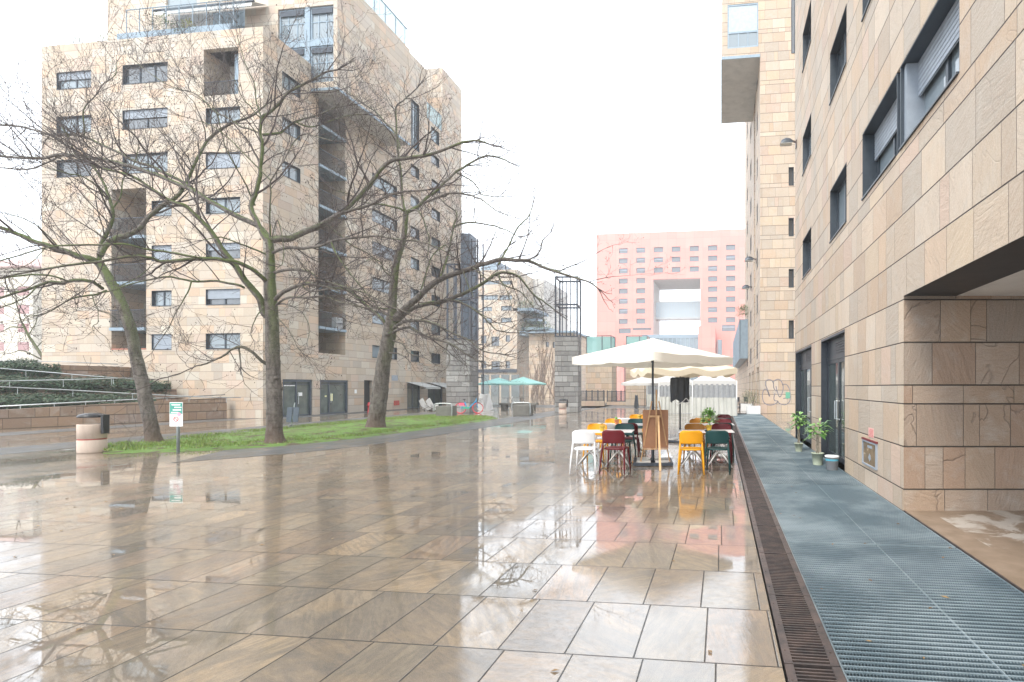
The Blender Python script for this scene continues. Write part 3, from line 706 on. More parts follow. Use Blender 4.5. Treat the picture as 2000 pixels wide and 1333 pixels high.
# shops
SH=[(25.81,27.89,0,2.11),(28.48,30.85,0,2.11),(32.35,33.2,0,2.14),(37.2,38.95,0,1.95),(40.0,42.3,0,1.85),(43.4,45.3,0,1.8)]
for s in SH: hs2.append((*s,.28))
LS=(28.36,30.6,3.75,19.3); hs2.append((*LS,1.9))
angS=math.pi/2
wall_mb((XC,0),angS,YCf,27.8,0,ZC,[h for h in hs2 if h[1]<27.8 and h[2]>3],mb) if False else None
wall_mb((XC,0),angS,YCf,30.62,0,19.34,[h for h in hs2 if h[1]<=30.9 and h[1]>24 and h[1]!=30.85]+[(28.48,30.62,0,2.11,.28)],mb) if False else None
hh1=[h for h in hs2]
wall_mb((XC,0),angS,YCf,27.8,19.34,ZC,[],mb) if False else None
wall_mb((XC,0),angS,YCf,45.62,0,17.4,[h for h in hh1 if h[3]<=17.4],mb) if False else None
# one sheet, its top edge stepping with the roof line
def stepwall(segs):
    for (a0,a1,zt) in segs:
        hs_in=[]
        for h in hs2:
            lo=max(h[0],a0); hi=min(h[1],a1)
            if hi-lo>.01: hs_in.append((lo,hi,h[2],h[3],h[4]))
        # reveal faces are made once, on the uncut openings
        m2=wall_mb((XC,0),angS,a0,a1,0,zt,[(q[0],q[1],q[2],q[3],0) for q in hs_in]); 
        k=len(mb.v); mb.v+=m2.v; mb.f+=[tuple(i+k for i in f) for f in m2.f]
stepwall([(YCf,27.8,ZC),(27.8,34.0,19.34),(34.0,39.85,27.9),(39.85,42.25,24.0),(42.25,45.62,29.6)])
m2=MB(); U,N=frame_of(angS)
for (a_,b_,c_,d_,w_) in hs2:
    P=lambda u,z,w=0:(XC-w,u,z)
    mb.quad(P(a_,c_),P(a_,c_,w_),P(a_,d_,w_),P(a_,d_)); mb.quad(P(b_,c_,w_),P(b_,c_),P(b_,d_),P(b_,d_,w_)); mb.quad(P(a_,d_),P(a_,d_,w_),P(b_,d_,w_),P(b_,d_)); mb.quad(P(a_,c_,w_),P(a_,c_),P(b_,c_),P(b_,c_,w_))
# hidden flanks of the blocks
mb.quad((-38.03,YCf,0),(-38.03,45,0),(-38.03,45,ZC),(-38.03,YCf,ZC)).quad((XC,45.62,0),(-38,45.62,0),(-38,45.62,29.6),(XC,45.62,29.6)).quad((XC,42.25,20),(-38,42.25,20),(-38,42.25,29.6),(XC,42.25,29.6)).quad((XC,39.85,20),(-38,39.85,20),(-38,39.85,27.9),(XC,39.85,27.9))
C.part('wall',mb,M_SC)
for x in wf: put_window(C,(0,YCf),0,*x)
for x in ws: put_window(C,(XC,0),angS,*x)
# upper set-back tower with its overhanging side mass
YT=27.8; XT=-22.5; ZT=26.25; ZS=19.34
mt=MB(); hT=[(-26.37,-22.75,ZS+.42,24.3,.25),(-34.0,-31.85,24.95,27,.2),(-30.78,-28.6,21.3,24.5,.2)]
wall_mb((0,YT),0,-38.17,XT,ZS,27.2,hT,mt)
mt.quad((XT,YT,ZS),(XT,34.9,ZS),(XT,34.9,ZT),(XT,YT,ZT)).quad((XT,YT,ZT),(XT,YT,27.2),(XT,29.5,27.2),(XT,29.5,ZT)).quad((XT,34.9,ZS),(XC,34.9,ZS),(XC,34.9,ZT+.0),(XT,34.9,ZT)).quad((XT,YT,ZT),(XT,34.9,ZT),(-38,34.9,ZT),(-38,YT,ZT)).quad((-38.17,YT,ZC-3),(-38.17,40,ZC-3),(-38.17,40,27.2),(-38.17,YT,27.2)).quad((-38.17,YT+1.7,27.2),(XT,YT+1.7,27.2),(XT,YT,27.2),(-38.17,YT,27.2))
C.part('upper_wall',mt,M_SC)
C.part('soffit',MB().box(XC+.003,XT-.003,YT+.003,34.89,ZS-.05,ZS+.0).box(XC-1.9,XC+.0,28.36,30.6,19.25,19.29),M_RENDER)
C.part('soffit_edge',MB().box(XC,XT+.03,YT-.03,YT,ZS-.10,ZS+.06).box(XT,XT+.03,YT,34.9,ZS-.10,ZS+.06),M_BLUEM)
C.part('terrace_floor',MB().box(-38.0,XC-.003,YCf+.28,YT-.003,19.9,20.0).box(-38.0,XC-.3,34.9,45.5,24.0,24.1),M_CONC)
C.part('parapet',MB().box(-38.026,XC-.004,YCf+.003,YCf+.28,20,ZC+.006).box(XC-.28,XC-.003,YCf+.28,YT-.003,20,ZC+.006),M_SC)
# big steel window grid
def gridwin(x0,x1,z0,z1,nx_,nz_):
    m=MB(); t=.05; y=YT+.14
    m.box(x0,x0+.1,y-.05,y+.06,z0,z1).box(x1-.1,x1,y-.05,y+.06,z0,z1).box(x0+.1,x1-.1,y-.05,y+.06,z1-.1,z1).box(x0+.1,x1-.1,y-.05,y+.06,z0,z0+.08)
    for i in range(1,nx_): x=x0+(x1-x0)*i/nx_; m.box(x-t/2,x+t/2,y-.03,y+.03,z0+.08,z1-.1)
    for i in range(1,nz_): z=z0+(z1-z0)*.55; m.box(x0+.1,x1-.1,y-.027,y+.033,z-t/2,z+t/2)
    o=C.part('window',m,M_BLUEM); MB().box(x0+.1,x1-.1,y,y+.02,z0+.08,z1-.1).obj('pane',M_CURT,o)
    MB().box(x0+.1,x1-.1,y-.1,y-.06,z1-.42,z1-.1).obj('blind',M_METAL,o)
C.part('steel_mullion',MB().box(-24.62,-24.30,YT+.02,YT+.24,ZS+.43,24.29).box(-26.36,-24.62,YT+.03,YT+.22,21.95,22.35).box(-24.30,-22.76,YT+.03,YT+.22,21.95,22.35),M_BLUEM)
gridwin(-26.36,-24.62,22.35,24.29,3,2); gridwin(-24.30,-22.76,22.35,24.29,3,2); gridwin(-26.36,-24.62,ZS+.43,21.95,3,2); gridwin(-24.30,-22.76,ZS+.43,21.95,3,2)
m=MB().box(-33.98,-31.87,YT+.1,YT+.16,24.96,27)
C.part('window',m,M_CURT)
m=MB().box(-30.76,-28.62,YT+.08,YT+.12,21.3,24.48); o=C.part('terrace_door',m,M_GLASSB)
m=MB()
for x in (-30.77,-30.05,-29.3,-28.68): m.box(x,x+.06,YT+.03,YT+.08,21.3,24.48)
m.box(-30.7,-28.69,YT+.03,YT+.08,24.4,24.48); m.obj('frame',M_BLUEM,o)
# roof terrace: railing, planter fascia, scalloped awning, plants
YR=26.2
def tx(px,py,Y): return onY(px,py,Y)
zr0=ZC
m=MB(); xa,xb=-36.0,-28.0; 
za=tx(240,70,YR)[1]; 
ZR=onY(340,60,YR)[1]-.55; xa=onY(242,60,YR)[0]; xb=onY(452,45,YR)[0]
m.box(xa-.4,xb,YR-.06,YR+.5,ZR+.05,ZR+.62)
C.part('planter_box',m,M_BLUEM)
m=MB()
for i in range(9):
    x=xa+i*(xb-xa)/8; m.box(x,x+.035,YR+.1,YR+.135,ZR+.55,ZR+2.1)
m.tube([(xa,YR+.12,ZR+2.1),(xb,YR+.12,ZR+2.1)],.03,6); m.tube([(xa,YR+.12,ZR+2.1),(xa+1.6,YR+.12,ZR+.55)],.015,6)
for i in range(70): x=xa+2.4+i*.078; m.box(x,x+.012,YR+.11,YR+.122,ZR+.55,ZR+2.1)
C.part('terrace_railing',m,M_BLUEM)
m=MB(); n=48; xw0=onY(302,20,YT-1.1)[0]; xw1=onY(492,8,YT-1.1)[0]; zt=onY(400,12,YT-1.1)[1]+.55
for i in range(n):
    x0_=xw0+(xw1-xw0)*i/n; x1_=xw0+(xw1-xw0)*(i+1)/n
    m.quad((x0_,YT-.05,zt),(x1_,YT-.05,zt),(x1_,YT-1.1,zt-.55),(x0_,YT-1.1,zt-.55))
    m.quad((x0_,YT-1.1,zt-.55),(x1_,YT-1.1,zt-.55),(x1_,YT-1.12,zt-.78),((x0_+x1_)/2,YT-1.12,zt-.86),(x0_,YT-1.12,zt-.78))
C.part('terrace_awning',m,pm('white_canvas',(.72,.72,.70),.8,var=.05))
C.part('awning_bar',MB().tube([(xw0-.1,YT-1.12,zt-.55),(xw1+.15,YT-1.12,zt-.55)],.06,8),M_METAL)
LEAF={}
def leafmat(name,cols,rough=.45):
    if name in LEAF: return LEAF[name]
    a=NT(name); geo=a.n('ShaderNodeNewGeometry')
    c=a.ramp(geo.outputs['Random Per Island'],[(i/(len(cols)-1),c) for i,c in enumerate(cols)]); a.bsdf(c,rough); LEAF[name]=a.m; return a.m
def leaf(mb,p,d,L,W,droop=.3,r=None):
    """a folded, drooping leaf starting at p in direction d"""
    d=Vector(d).normalized(); s=d.cross(Vector((0,0,1))); s=s.normalized() if s.length>.05 else Vector((1,0,0)); u=s.cross(d)
    p=Vector(p); c1=p+d*L*.5+u*L*.04; c2=p+d*L-Vector((0,0,droop*L))
    k=len(mb.v)
    for q in (p,c1+s*W*.5-u*W*.12,c2,c1-s*W*.5-u*W*.12,c1): mb.v.append(tuple(q))
    mb.f+=[(k,k+1,k+4),(k+1,k+2,k+4),(k+2,k+3,k+4),(k+3,k,k+4)]
def bush(mb,c,r,n,L,W,rg,flat=1.0,droop=.2):
    for i in range(n):
        a_=rg.uniform(0,6.283); z=rg.uniform(-.6,1); q=rg.random()**.4; rr=r*q*(.8+.4*rg.random()); s=math.sqrt(max(0,1-z*z))
        d=Vector((s*math.cos(a_),s*math.sin(a_),z*flat)); leaf(mb,Vector(c)+d*rr,d+Vector((rg.uniform(-.6,.6),rg.uniform(-.6,.6),rg.uniform(-.2,.6))),L*rg.uniform(.7,1.2),W,droop)
M_OLIVE=leafmat('olive_leaves',[(.10,.14,.07),(.16,.20,.10),(.24,.27,.15)])
M_YG=leafmat('yellow_green_leaves',[(.18,.22,.06),(.32,.34,.10),(.40,.36,.10)])
rg=random.Random(11)
m=MB()
for (x,s_) in ((-37.3,.5),(-36.4,.35)):
    m=MB(); bush(m,(x,YCf+.5,ZC+.35),s_,160,.14,.03,rg); C.part('terrace_plant',m,M_OLIVE)
m=MB(); bush(m,(-31.9,YR-.2,ZR+.75),.55,220,.16,.05,rg); C.part('terrace_plant',m,M_OLIVE); m=MB(); bush(m,(-30.9,YR-.2,ZR+.5),.3,80,.13,.05,rg); C.part('terrace_plant',m,M_OLIVE)
m=MB(); bush(m,(-30.3,YR-.2,ZR+.6),.3,100,.13,.05,rg); C.part('terrace_plant',m,M_YG); m=MB(); bush(m,(-35.9,YR-.3,ZR+.1),.3,90,.13,.05,rg); C.part('terrace_plant',m,M_YG)
# roof edge railings on the side mass
m=MB(); 
for i in range(5): y=30.0+i*1.1; m.box(XT-.08,XT-.03,y,y+.06,ZT,ZT+1.3)
m.box(XT-.1,XT-.02,29.5,34.7,ZT+1.28,ZT+1.36); o=C.part('roof_railing',m,M_BLUEM); MB().box(XT-.06,XT-.05,29.6,34.4,ZT+.05,ZT+1.26).obj('glass_panel',M_RAILG,o)
m=MB().box(XC-.08,XC-.03,39.9,42.2,24.0,24.1).box(XC-.08,XC-.03,39.9,42.2,25.3,25.36); o=C.part('terrace_rail',m,M_BLUEM); MB().box(XC-.07,XC-.05,39.9,42.2,24.1,25.3).obj('glass_panel',M_RAILG,o)
# front loggias
x0,x1,z0,z1=LG
DARKG=glass('loggia_glass',(.03,.035,.045),ior=1.5)
DKR=pm('dark_loggia_wall',(.27,.25,.235),.8)
C.part('loggia_back',MB().box(x0,x1,YCf+1.7,YCf+1.75,z0,z1),DKR)
m=MB().box(x1-1.3,x1-.003,YCf+1.55,YCf+1.69,z0+.05,z1-.05); C.part('loggia_glazing',m,DARKG)
for k,z in enumerate((4.9,7.42,9.95)):
    o=C.part('balcony',MB().box(x0+.003,x1-.003,YCf-.12,YCf+1.69,z-.13,z+.04),M_BLUEM)
    m=MB()
    for i in range(26): x=x0+.04+i*(x1-x0-.08)/25; m.box(x-.008,x+.008,YCf-.09,YCf-.075,z+.04,z+.98)
    m.box(x0+.02,x1-.02,YCf-.10,YCf-.06,z+.98,z+1.02); m.obj('railing',M_METAL,o)
C.part('red_sill',MB().box(x0,x1,YCf-.02,YCf+.2,z0,z0+.06),pm('red_brick_sill',(.42,.16,.11),.7))
# top loggia
x0,x1,z0,z1=TL; C.part('loggia_back',MB().box(x0,x1,YCf+1.5,YCf+1.55,z0,z1),M_RENDER)
o=C.part('loggia_door',MB().box(x1-.75,x1-.003,YCf+.5,YCf+1.45,z0,z1-.02),M_BLUEM); MB().box(x1-.45,x1-.1,YCf+.48,YCf+.5,z0+.1,z1-.7).obj('pane',M_GLASSB,o)
m=MB()
for i in range(26): x=x0+.04+i*(x1-x0-.08)/25; m.box(x-.008,x+.008,YCf+.04,YCf+.055,z0,z0+.75)
m.box(x0+.02,x1-.02,YCf+.03,YCf+.07,z0+.75,z0+.79); C.part('railing',m,M_METAL)
# side loggias
y0,y1,z0,z1=LS; xi=XC-1.9
C.part('loggia_back',MB().box(xi-.05,xi,y0,y1,z0,z1),DKR)
C.part('loggia_glazing',MB().box(xi+.003,xi+.12,y0+.05,y0+1.6,z0+.02,z1-.05),DARKG)
for k in range(6):
    z=5.35+2.46*k
    o=C.part('balcony',MB().box(xi+.003,XC+.10,y0+.003,y1-.003,z-.14,z+.02),M_BLUEM)
    m=MB()
    for i in range(24): y=y0+.04+i*(y1-y0-.08)/23; m.box(XC+.06,XC+.075,y-.008,y+.008,z+.02,z+.92)
    m.box(XC+.05,XC+.09,y0+.01,y1-.01,z+.92,z+.96); m.obj('railing',M_METAL,o)
    if k==0: 
        q=MB().box(XC-.35,XC-.05,y1-.75,y1-.2,z+.03,z+.75); qo=q.obj('air_conditioner',M_WHITE,o); MB().torus((XC-.045,y1-.47,z+.38),.2,.012,'z',20,6).lathe([(.18,0),(.05,.01)],16,(XC-.045,y1-.47,z+.38)).obj('fan_grille',M_METAL,qo)
# shop fronts in the side face
for k,(y0,y1,z0,z1) in enumerate(SH):
    x=XC-.2
    if k==2:
        C.part('dark_doorway',MB().box(XC-.26,XC-.22,y0,y1,z0,z1),M_BLACK); continue
    m=MB(); t=.07
    m.box(x,x+.16,y0+.003,y0+.12,0,z1-.003).box(x,x+.16,y1-.12,y1-.003,0,z1-.003).box(x,x+.16,y0+.12,y1-.12,z1-.14,z1-.003).box(x,x+.1,y0+.12,y1-.12,0,.08)
    ym=y0+(y1-y0)*(.5 if k!=1 else .36); m.box(x+.02,x+.1,ym-.05,ym+.05,.08,z1-.14)
    m.box(x+.02,x+.09,y0+.12,y1-.12,z1-.30,z1-.25) if k<2 else None
    o=C.part('shop_window',m,M_LINING); MB().box(x+.03,x+.05,y0+.12,y1-.12,.08,z1-.14).obj('pane',glass('shop_glass_green',(.10,.12,.11),ior=1.6),o)
    if k<2: MB().tube([(x+.1,ym+.1,.7),(x+.15,ym+.1,.7),(x+.15,ym+.1,1.3),(x+.1,ym+.1,1.3)],.015,6).obj('handle',M_STEEL,o)
    if k==0: MB().box(x+.056,x+.06,y0+1.2,y0+1.5,1.15,1.35).box(x+.056,x+.06,y0+.2,y0+1.0,1.72,1.78).obj('sticker',M_WHITE,o)
    if k==1: MB().box(x+.056,x+.06,y0+1.0,y0+1.2,.8,1.25).box(x+.056,x+.06,y0+.55,y0+.7,1.05,1.15).obj('sticker',pm('pale_yellow_sticker',(.75,.72,.4),.5),o)
C.part('wall_plaque',MB().box(XC+.002,XC+.03,35.3,36.0,2.15,2.55),M_SHUT)
C.part('red_box',MB().box(XC-.0,XC+.05,35.55,36.15,.30,.66).box(XC+.05,XC+.06,35.6,36.1,.34,.62),pm('red_metal_cover',(.42,.07,.05),.5,var=.3,scale=10))
C.part('white_emblem',MB().box(XC+.002,XC+.02,31.42,31.62,1.25,1.5),M_WHITE)
def awning(B,y0,y1,z,out,drop):
    m=MB().quad((XC,y0,z),(XC,y1,z),(XC+out,y1,z-drop),(XC+out,y0,z-drop)).quad((XC,y0,z+.02),(XC+out,y0,z-drop+.02),(XC+out,y1,z-drop+.02),(XC,y1,z+.02)).quad((XC+out,y0,z-drop),(XC+out,y1,z-drop),(XC+out,y1,z-drop-.12),(XC+out,y0,z-drop-.12))
    o=B.part('awning',m,pm('grey_awning_cloth',(.36,.37,.36),.8,var=.1,dirt=.3)); MB().beam((XC,y0+.1,z-.5),(XC+out,y0+.1,z-drop),.03,.03).beam((XC,y1-.1,z-.5),(XC+out,y1-.1,z-drop),.03,.03).obj('awning_arm',M_METAL,o)
awning(C,37.1,39.2,2.05,1.6,.42); awning(C,39.9,42.4,2.05,1.6,.42); awning(C,43.2,45.5,2.0,1.6,.42)

# ================================================================ FAR BUILDINGS
# pink block
YF=165.0
M_PINK=None
a=NT('pink_panel_cladding'); pos=a.obj(); X,Y,Z=a.sep(pos)
u=a.M('DIVIDE',X,2.86); v=a.M('DIVIDE',Z,3.32); fu=a.M('FRACT',u); fv=a.M('FRACT',v)
d=a.M('MINIMUM',a.M('MULTIPLY',a.M('MINIMUM',fu,a.M('SUBTRACT',1.0,fu)),2.86),a.M('MULTIPLY',a.M('MINIMUM',fv,a.M('SUBTRACT',1.0,fv)),3.32))
j=a.ramp(d,[(.02,1.0),(.05,0.0)]); rr=a.white(a.comb(a.M('FLOOR',u),a.M('FLOOR',v),1))
c=a.mix(rr,(.56,.225,.185),(.61,.265,.22)); a.bsdf(a.mix(a.M('MULTIPLY',j,.5),c,(.25,.07,.06)),.7); M_PINK=a.m
F=Bld('pink_office_block','very large pink tower block with a square opening through its middle','building',(-15,YF+8))
hF=[];xsF=[(1209,1226),(1243,1260),(1277,1295),(1312,1329),(1347,1365),(1383,1401),(1418,1436)]
def fx(px): return onY(px,600,YF)[0]
winF=[]
for k in range(8):
    for ci,(p0,p1) in enumerate(xsF):
        if k>=3 and ci in (2,3,4): continue
        zt=47.15-3.30*k; winF.append((fx(p0),fx(p1),zt-1.65,zt))
hole=(-21.9,-6.5,18.5,36.75,18.0)
strips=[(fx(1209),fx(1232),19.3,20.9),(fx(1236),fx(1272),20.3,21.0),(fx(1410),fx(1436),19.6,21.6)]
mb=wall_mb((0,YF),0,-40.7,7.7,0,52.1,[(*x,.5) for x in winF+strips]+[hole])
mb.quad((7.7,YF,0),(7.7,YF+18,0),(7.7,YF+18,52.1),(7.7,YF,52.1)).quad((-40.7,YF,0),(-40.7,YF+18,0),(-40.7,YF+18,52.1),(-40.7,YF,52.1)).quad((-40.7,YF,52.1),(7.7,YF,52.1),(7.7,YF+18,52.1),(-40.7,YF+18,52.1))
F.part('wall',mb,M_PINK)
for (x0,x1,z0,z1) in winF+strips:
    put_window(F,(0,YF),0,x0,x1,z0,z1,rnd.choice(['two','twosh4','one','two']),.5)
m=MB().box(-21.9,-6.5,YF+6,YF+11,25.2,30.1); fb=F.part('skybridge',m,pm('white_bridge_glass',(.36,.43,.47),.3,var=.05))
m=MB().box(-21.95,-6.45,YF+5.9,YF+11.1,30.1,30.5).box(-21.95,-6.45,YF+5.9,YF+11.1,24.6,25.2)
for i in range(17): x=-21.9+i*.96; m.box(x,x+.08,YF+5.92,YF+6,25.2,30.1)
m.obj('bridge_frame',M_RAIL,fb)
# lower fronts of the pink block
m=MB().box(fx(1262),fx(1366),YF-8,YF-.003,0,17.6)
lo=F.part('glazed_hall',m,M_GLASSB)
m=MB().box(fx(1262),fx(1366),YF-8.2,YF-8,16.8,17.9)
for i in range(14): x=fx(1262)+i*(fx(1366)-fx(1262))/13; m.box(x-.12,x+.12,YF-8.15,YF-8,0,16.8)
for z in (4,8,12): m.box(fx(1262),fx(1366),YF-8.12,YF-8.01,z,z+.2)
m.obj('hall_frame',M_BLUEM,lo)
F.part('stair_block',MB().box(fx(1367),fx(1398),YF-12,YF-.003,0,19.9),M_PINK)
F.part('stair_block',MB().box(fx(1400),8.5,YF-6,YF-.003,0,16.5),M_PINK)
F.part('stair_block',MB().box(-38,fx(1225),YF-6,YF-.003,0,15.5),M_PINK)
o=F.part('strip_window',MB().box(fx(1400)+.3,fx(1408)+.3,YF-6.2,YF-6.003,2,16.3),M_GLASSB)
F.part('opening_soffit',MB().box(-21.89,-6.51,YF+.4,YF+17.9,36.62,36.72).box(-21.88,-21.78,YF+.4,YF+17.9,18.6,36.6).box(-6.62,-6.52,YF+.4,YF+17.9,18.6,36.6),M_RENDER)
m=MB().box(-14.6,-14.5,YF+2,YF+2.1,52.1,55); F.part('antenna',m,M_METAL)
# beige block in the middle distance
def face_bld(name,label,px0,px1,pytop,Y,depth,mat,wins,group=None,extra=None):
    x0=onY(px0,600,Y)[0]; x1=onY(px1,600,Y)[0]; zt=onY((px0+px1)/2,pytop,Y)[1]
    B=Bld(name,label,'building',((x0+x1)/2,Y+depth/2),group); hs=[]
    for (a0,a1,b0,b1,st) in wins:
        hs.append((onY(a0,b0,Y)[0],onY(a1,b0,Y)[0],onY((a0+a1)/2,b1,Y)[1],onY((a0+a1)/2,b0,Y)[1],st))
    mb=wall_mb((0,Y),0,x0,x1,0,zt,[(*h[:4],.25) for h in hs])
    for x in (x0,x1): mb.quad((x,Y,0),(x,Y+depth,0),(x,Y+depth,zt),(x,Y,zt))
    mb.quad((x0,Y,zt),(x1,Y,zt),(x1,Y+depth,zt),(x0,Y+depth,zt))
    B.part('wall',mb,mat)
    for h in hs: put_window(B,(0,Y),0,*h[:4],h[4],.25)
    return B,x0,x1,zt
winE=[(944,975,549,556,'tricurt'),(980,1000,549,556,'curt'),(940,972,577,586,'tricurt'),(976,1000,577,586,'tricurt'),(942,961,600,608,'curt'),(979,999,598,607,'curt'),(942,961,622,631,'sh4'),(979,999,621,630,'curt'),(940,950,656,671,'one'),(960,975,658,676,'two'),(988,996,655,668,'one'),(940,950,706,719,'one'),(960,976,706,722,'two'),(988,996,706,720,'one')]
E1,x0,x1,zt=face_bld('beige_apartment_block','beige stepped apartment block between the left building and the framed pillar',903,1010,528,88,20,M_SC,winE)
E1.part('penthouse',MB().box(x0+2,x1-5,91,100,zt,zt+2.4),M_BLUEM)
m=MB().box(x0+3,x1,87.7,87.997,4.3,4.9); E1.part('shop_canopy',m,M_METAL)
for i in range(4): E1.part('shop_window',MB().box(x0+3.6+i*1.9,x0+5.1+i*1.9,87.9,87.997,0,3.9),M_SHOP)
E2,x0,x1,zt=face_bld('terraced_apartment_block','grey block of planted terraces stepping down behind the climber covered wall',1010,1062,545,96,16,M_RENDER,[(1016,1024,590,604,'blueone'),(1030,1040,590,604,'blueone'),(1014,1030,668,700,'tribluecurt'),(1014,1030,712,745,'triblue')])
for k,(p0,p1,py) in enumerate(((1006,1058,625),(1012,1078,642),(1018,1086,652),(1010,1050,605))):
    xa=onY(p0,600,93-k)[0]; xb=onY(p1,600,93-k)[0]; z=onY(1040,py,93-k)[1]
    E2.part('terrace_slab',MB().box(xa,xb,91-k,95.99,z-.5,z),M_BLUEM)
    m=MB()
    for q in range(5): bush(m,(xa+(xb-xa)*(q+.5)/5,91.6-k,z+.5),.9,60,.45,.14,rg)
    E2.part('terrace_plant',m,M_OLIVE)
IV,x0,x1,zt=face_bld('climber_covered_block','low beige block with bare brown creepers climbing it beside the framed pillar',1033,1120,652,80,12,M_SB,[(1066,1072,668,678,'one'),(1080,1086,668,680,'one')])
m=MB(); rg2=random.Random(4)
def creep(p,h,w):
    pts=[Vector(p)]; ang=rg2.uniform(-.3,.3)
    n=int(h/.5)
    for i in range(n):
        ang+=rg2.uniform(-.25,.25); ang*=.9; pts.append(pts[-1]+Vector((math.sin(ang)*.5,0,math.cos(ang)*.5)))
        if rg2.random()<.35 and w>.02 and i>2: creep(pts[-1],h*.4*rg2.uniform(.5,1),w*.55)
    m.tube(pts,[w*(1-.75*i/len(pts)) for i in range(len(pts))],4,False)
for i in range(60): creep((x0+.3+rg2.random()*(x1-x0-.6),79.93,0),rg2.uniform(3,8.6),.05)
IV.part('creeper',m,pm('bare_creeper_stems',(.20,.15,.12),.9,var=.3))
IV.part('roof_slab',MB().box(x0-1,x1+.5,78.6,93,zt,zt+.3),M_BLUEM)
# pale house on the far left
G1=Bld('pale_house','cream house with closed reddish shutters at the left edge','building',(-74,52))
Yg=48; mb=MB(); wl=[]
x0g=onY(-80,600,Yg)[0]; x1g=onY(64,600,Yg)[0]; zg=onY(30,522,Yg)[1]
for k in range(4):
    zt=onY(45,560+k*36,Yg)[1]; wl.append((onY(34,600,Yg)[0],onY(57,600,Yg)[0],zt-1.0,zt)); wl.append((onY(-12,600,Yg)[0],onY(8,600,Yg)[0],zt-1.0,zt))
wall_mb((0,Yg),0,x0g,x1g,0,zg,[(*q,.12) for q in wl],mb); mb.quad((x1g,Yg,0),(x1g,Yg+9,0),(x1g,Yg+9,zg),(x1g,Yg,zg))
mcr=pm('cream_render',(.62,.58,.50),.8,var=.06,scale=.7,dirt=.2); G1.part('wall',mb,mcr)
for q in wl: G1.part('shutter',MB().box(q[0]+.02,q[1]-.02,Yg+.03,Yg+.1,q[2]+.02,q[3]-.02),pm('reddish_shutter',(.36,.22,.22),.7))
m=MB().quad((x0g,Yg-.6,zg),(x1g+.6,Yg-.6,zg),(x1g-3,Yg+4,zg+2),(x0g,Yg+4,zg+2)).quad((x1g+.6,Yg-.6,zg),(x1g+.6,Yg+9,zg),(x1g-3,Yg+4,zg+2)).box(x0g,x1g+.6,Yg-.6,Yg+9,zg-.15,zg-.003)
G1.part('roof',m,pm('reddish_tile_roof',(.40,.28,.26),.8,var=.2))
G2=Bld('pink_white_house','white and pale pink house with blue balconies, low behind the left corner','building',(-66,60))
Yg=58; x0g=onY(62,600,Yg)[0]; x1g=onY(100,600,Yg)[0]
G2.part('wall',MB().box(x0g,x1g,Yg,Yg+8,0,onY(80,618,Yg)[1]),M_WHITE)
for py in (640,672): z=onY(80,py,Yg)[1]; G2.part('balcony',MB().box(x0g+.4,x1g,Yg-1,Yg-.003,z-1.2,z),M_GLASSB)
G2.part('band',MB().box(x0g-3,x1g,Yg-1.2,Yg-1.003,0,onY(80,690,Yg)[1]),pm('orange_brick',(.5,.25,.15),.8))
# street behind: stone block, fence, low wall
S3=Bld('stone_kiosk_left','beige stone block carrying a green glass box, beside the framed pillar','building',(-10.5,58))
Yk=54
def kiosk(B,p0,p1,pt,g0,g1,gt,gb,Y):
    x0,x1=onY(p0,700,Y)[0],onY(p1,700,Y)[0]; z=onY(p0,pt,Y)[1]
    B.part('block',MB().box(x0,x1,Y,Y+2.6,0,z),M_SB)
    a0,a1=onY(g0,700,Y)[0],onY(g1,700,Y)[0]; zt=onY(g0,gt,Y)[1]
    w=a1-a0
    o=B.part('glass_box',MB().box(a0+.05,a1-.05,Y+.25,Y+2.4,z+.003,zt-.05),M_TEAL)
    m=MB()
    for x in (a0,a0+w*.62,a1-.07): m.box(x,x+.07,Y+.2,Y+.27,z,zt)
    for x in (a0,a1-.07): m.box(x,x+.07,Y+2.4,Y+2.47,z,zt)
    m.box(a0,a1,Y+.2,Y+.27,zt,zt+.07).box(a0,a1,Y+2.4,Y+2.47,zt,zt+.07).box(a0,a0+.07,Y+.27,Y+2.4,zt,zt+.07).box(a1-.07,a1,Y+.27,Y+2.4,zt,zt+.07); m.obj('frame',M_FRAME,o)
kiosk(S3,1144,1195,690,1144,1193,657,0,Yk)
S4=Bld('stone_kiosk_right','beige stone block carrying a green glass box, behind the big cream parasol','building',(-5.4,64))
kiosk(S4,1222,1262,690,1222,1264,657,0,60)
def fence(name,label,pa,pb,Y,z0,z1,n,wallz=0):
    x0,x1=onY(pa,780,Y)[0],onY(pb,780,Y)[0]; t=thing(name,label,'fence',((x0+x1)/2,Y,0)); xm=(x0+x1)/2
    if wallz: MB().box(x0-xm,x1-xm,-.15,.15,0,wallz).obj('low_wall',M_SB,t)
    m=MB().box(x0-xm,x1-xm,-.02,.02,z1-.05,z1).box(x0-xm,x1-xm,-.02,.02,z0+.05,z0+.1)
    for i in range(n): x=x0-xm+(x1-x0)*i/(n-1); m.box(x-.015,x+.015,-.015,.015,z0,z1)
    m.obj('railing',M_METAL,t)
    for i in range(0,n,max(2,n//4)): x=x0-xm+(x1-x0)*i/(n-1); MB().box(x-.04,x+.04,-.04,.04,0,z1+.06).obj('post',M_METAL,t)
fence('railing_fence','dark metal railing on a low stone wall right of the framed pillar',1134,1181,44,.45,1.35,26,.45)
fence('railing_fence','dark metal railing farther back in front of the creeper screen',1186,1224,47,.3,1.3,22,.3)
lw=thing('stone_wall','beige stone wall end with dark rusty stains under the small white parasol','wall',(-6.6,46,0))
x0,x1=onY(1222,780,46)[0],onY(1262,780,46)[0]; MB().box(x0+6.6,x1+6.6,0,4,0,2.1).obj('masonry',M_SB,lw); MB().box(x1+6.6,x1+6.9,-.1,.2,0,2.2).obj('end_post',M_METAL,lw)

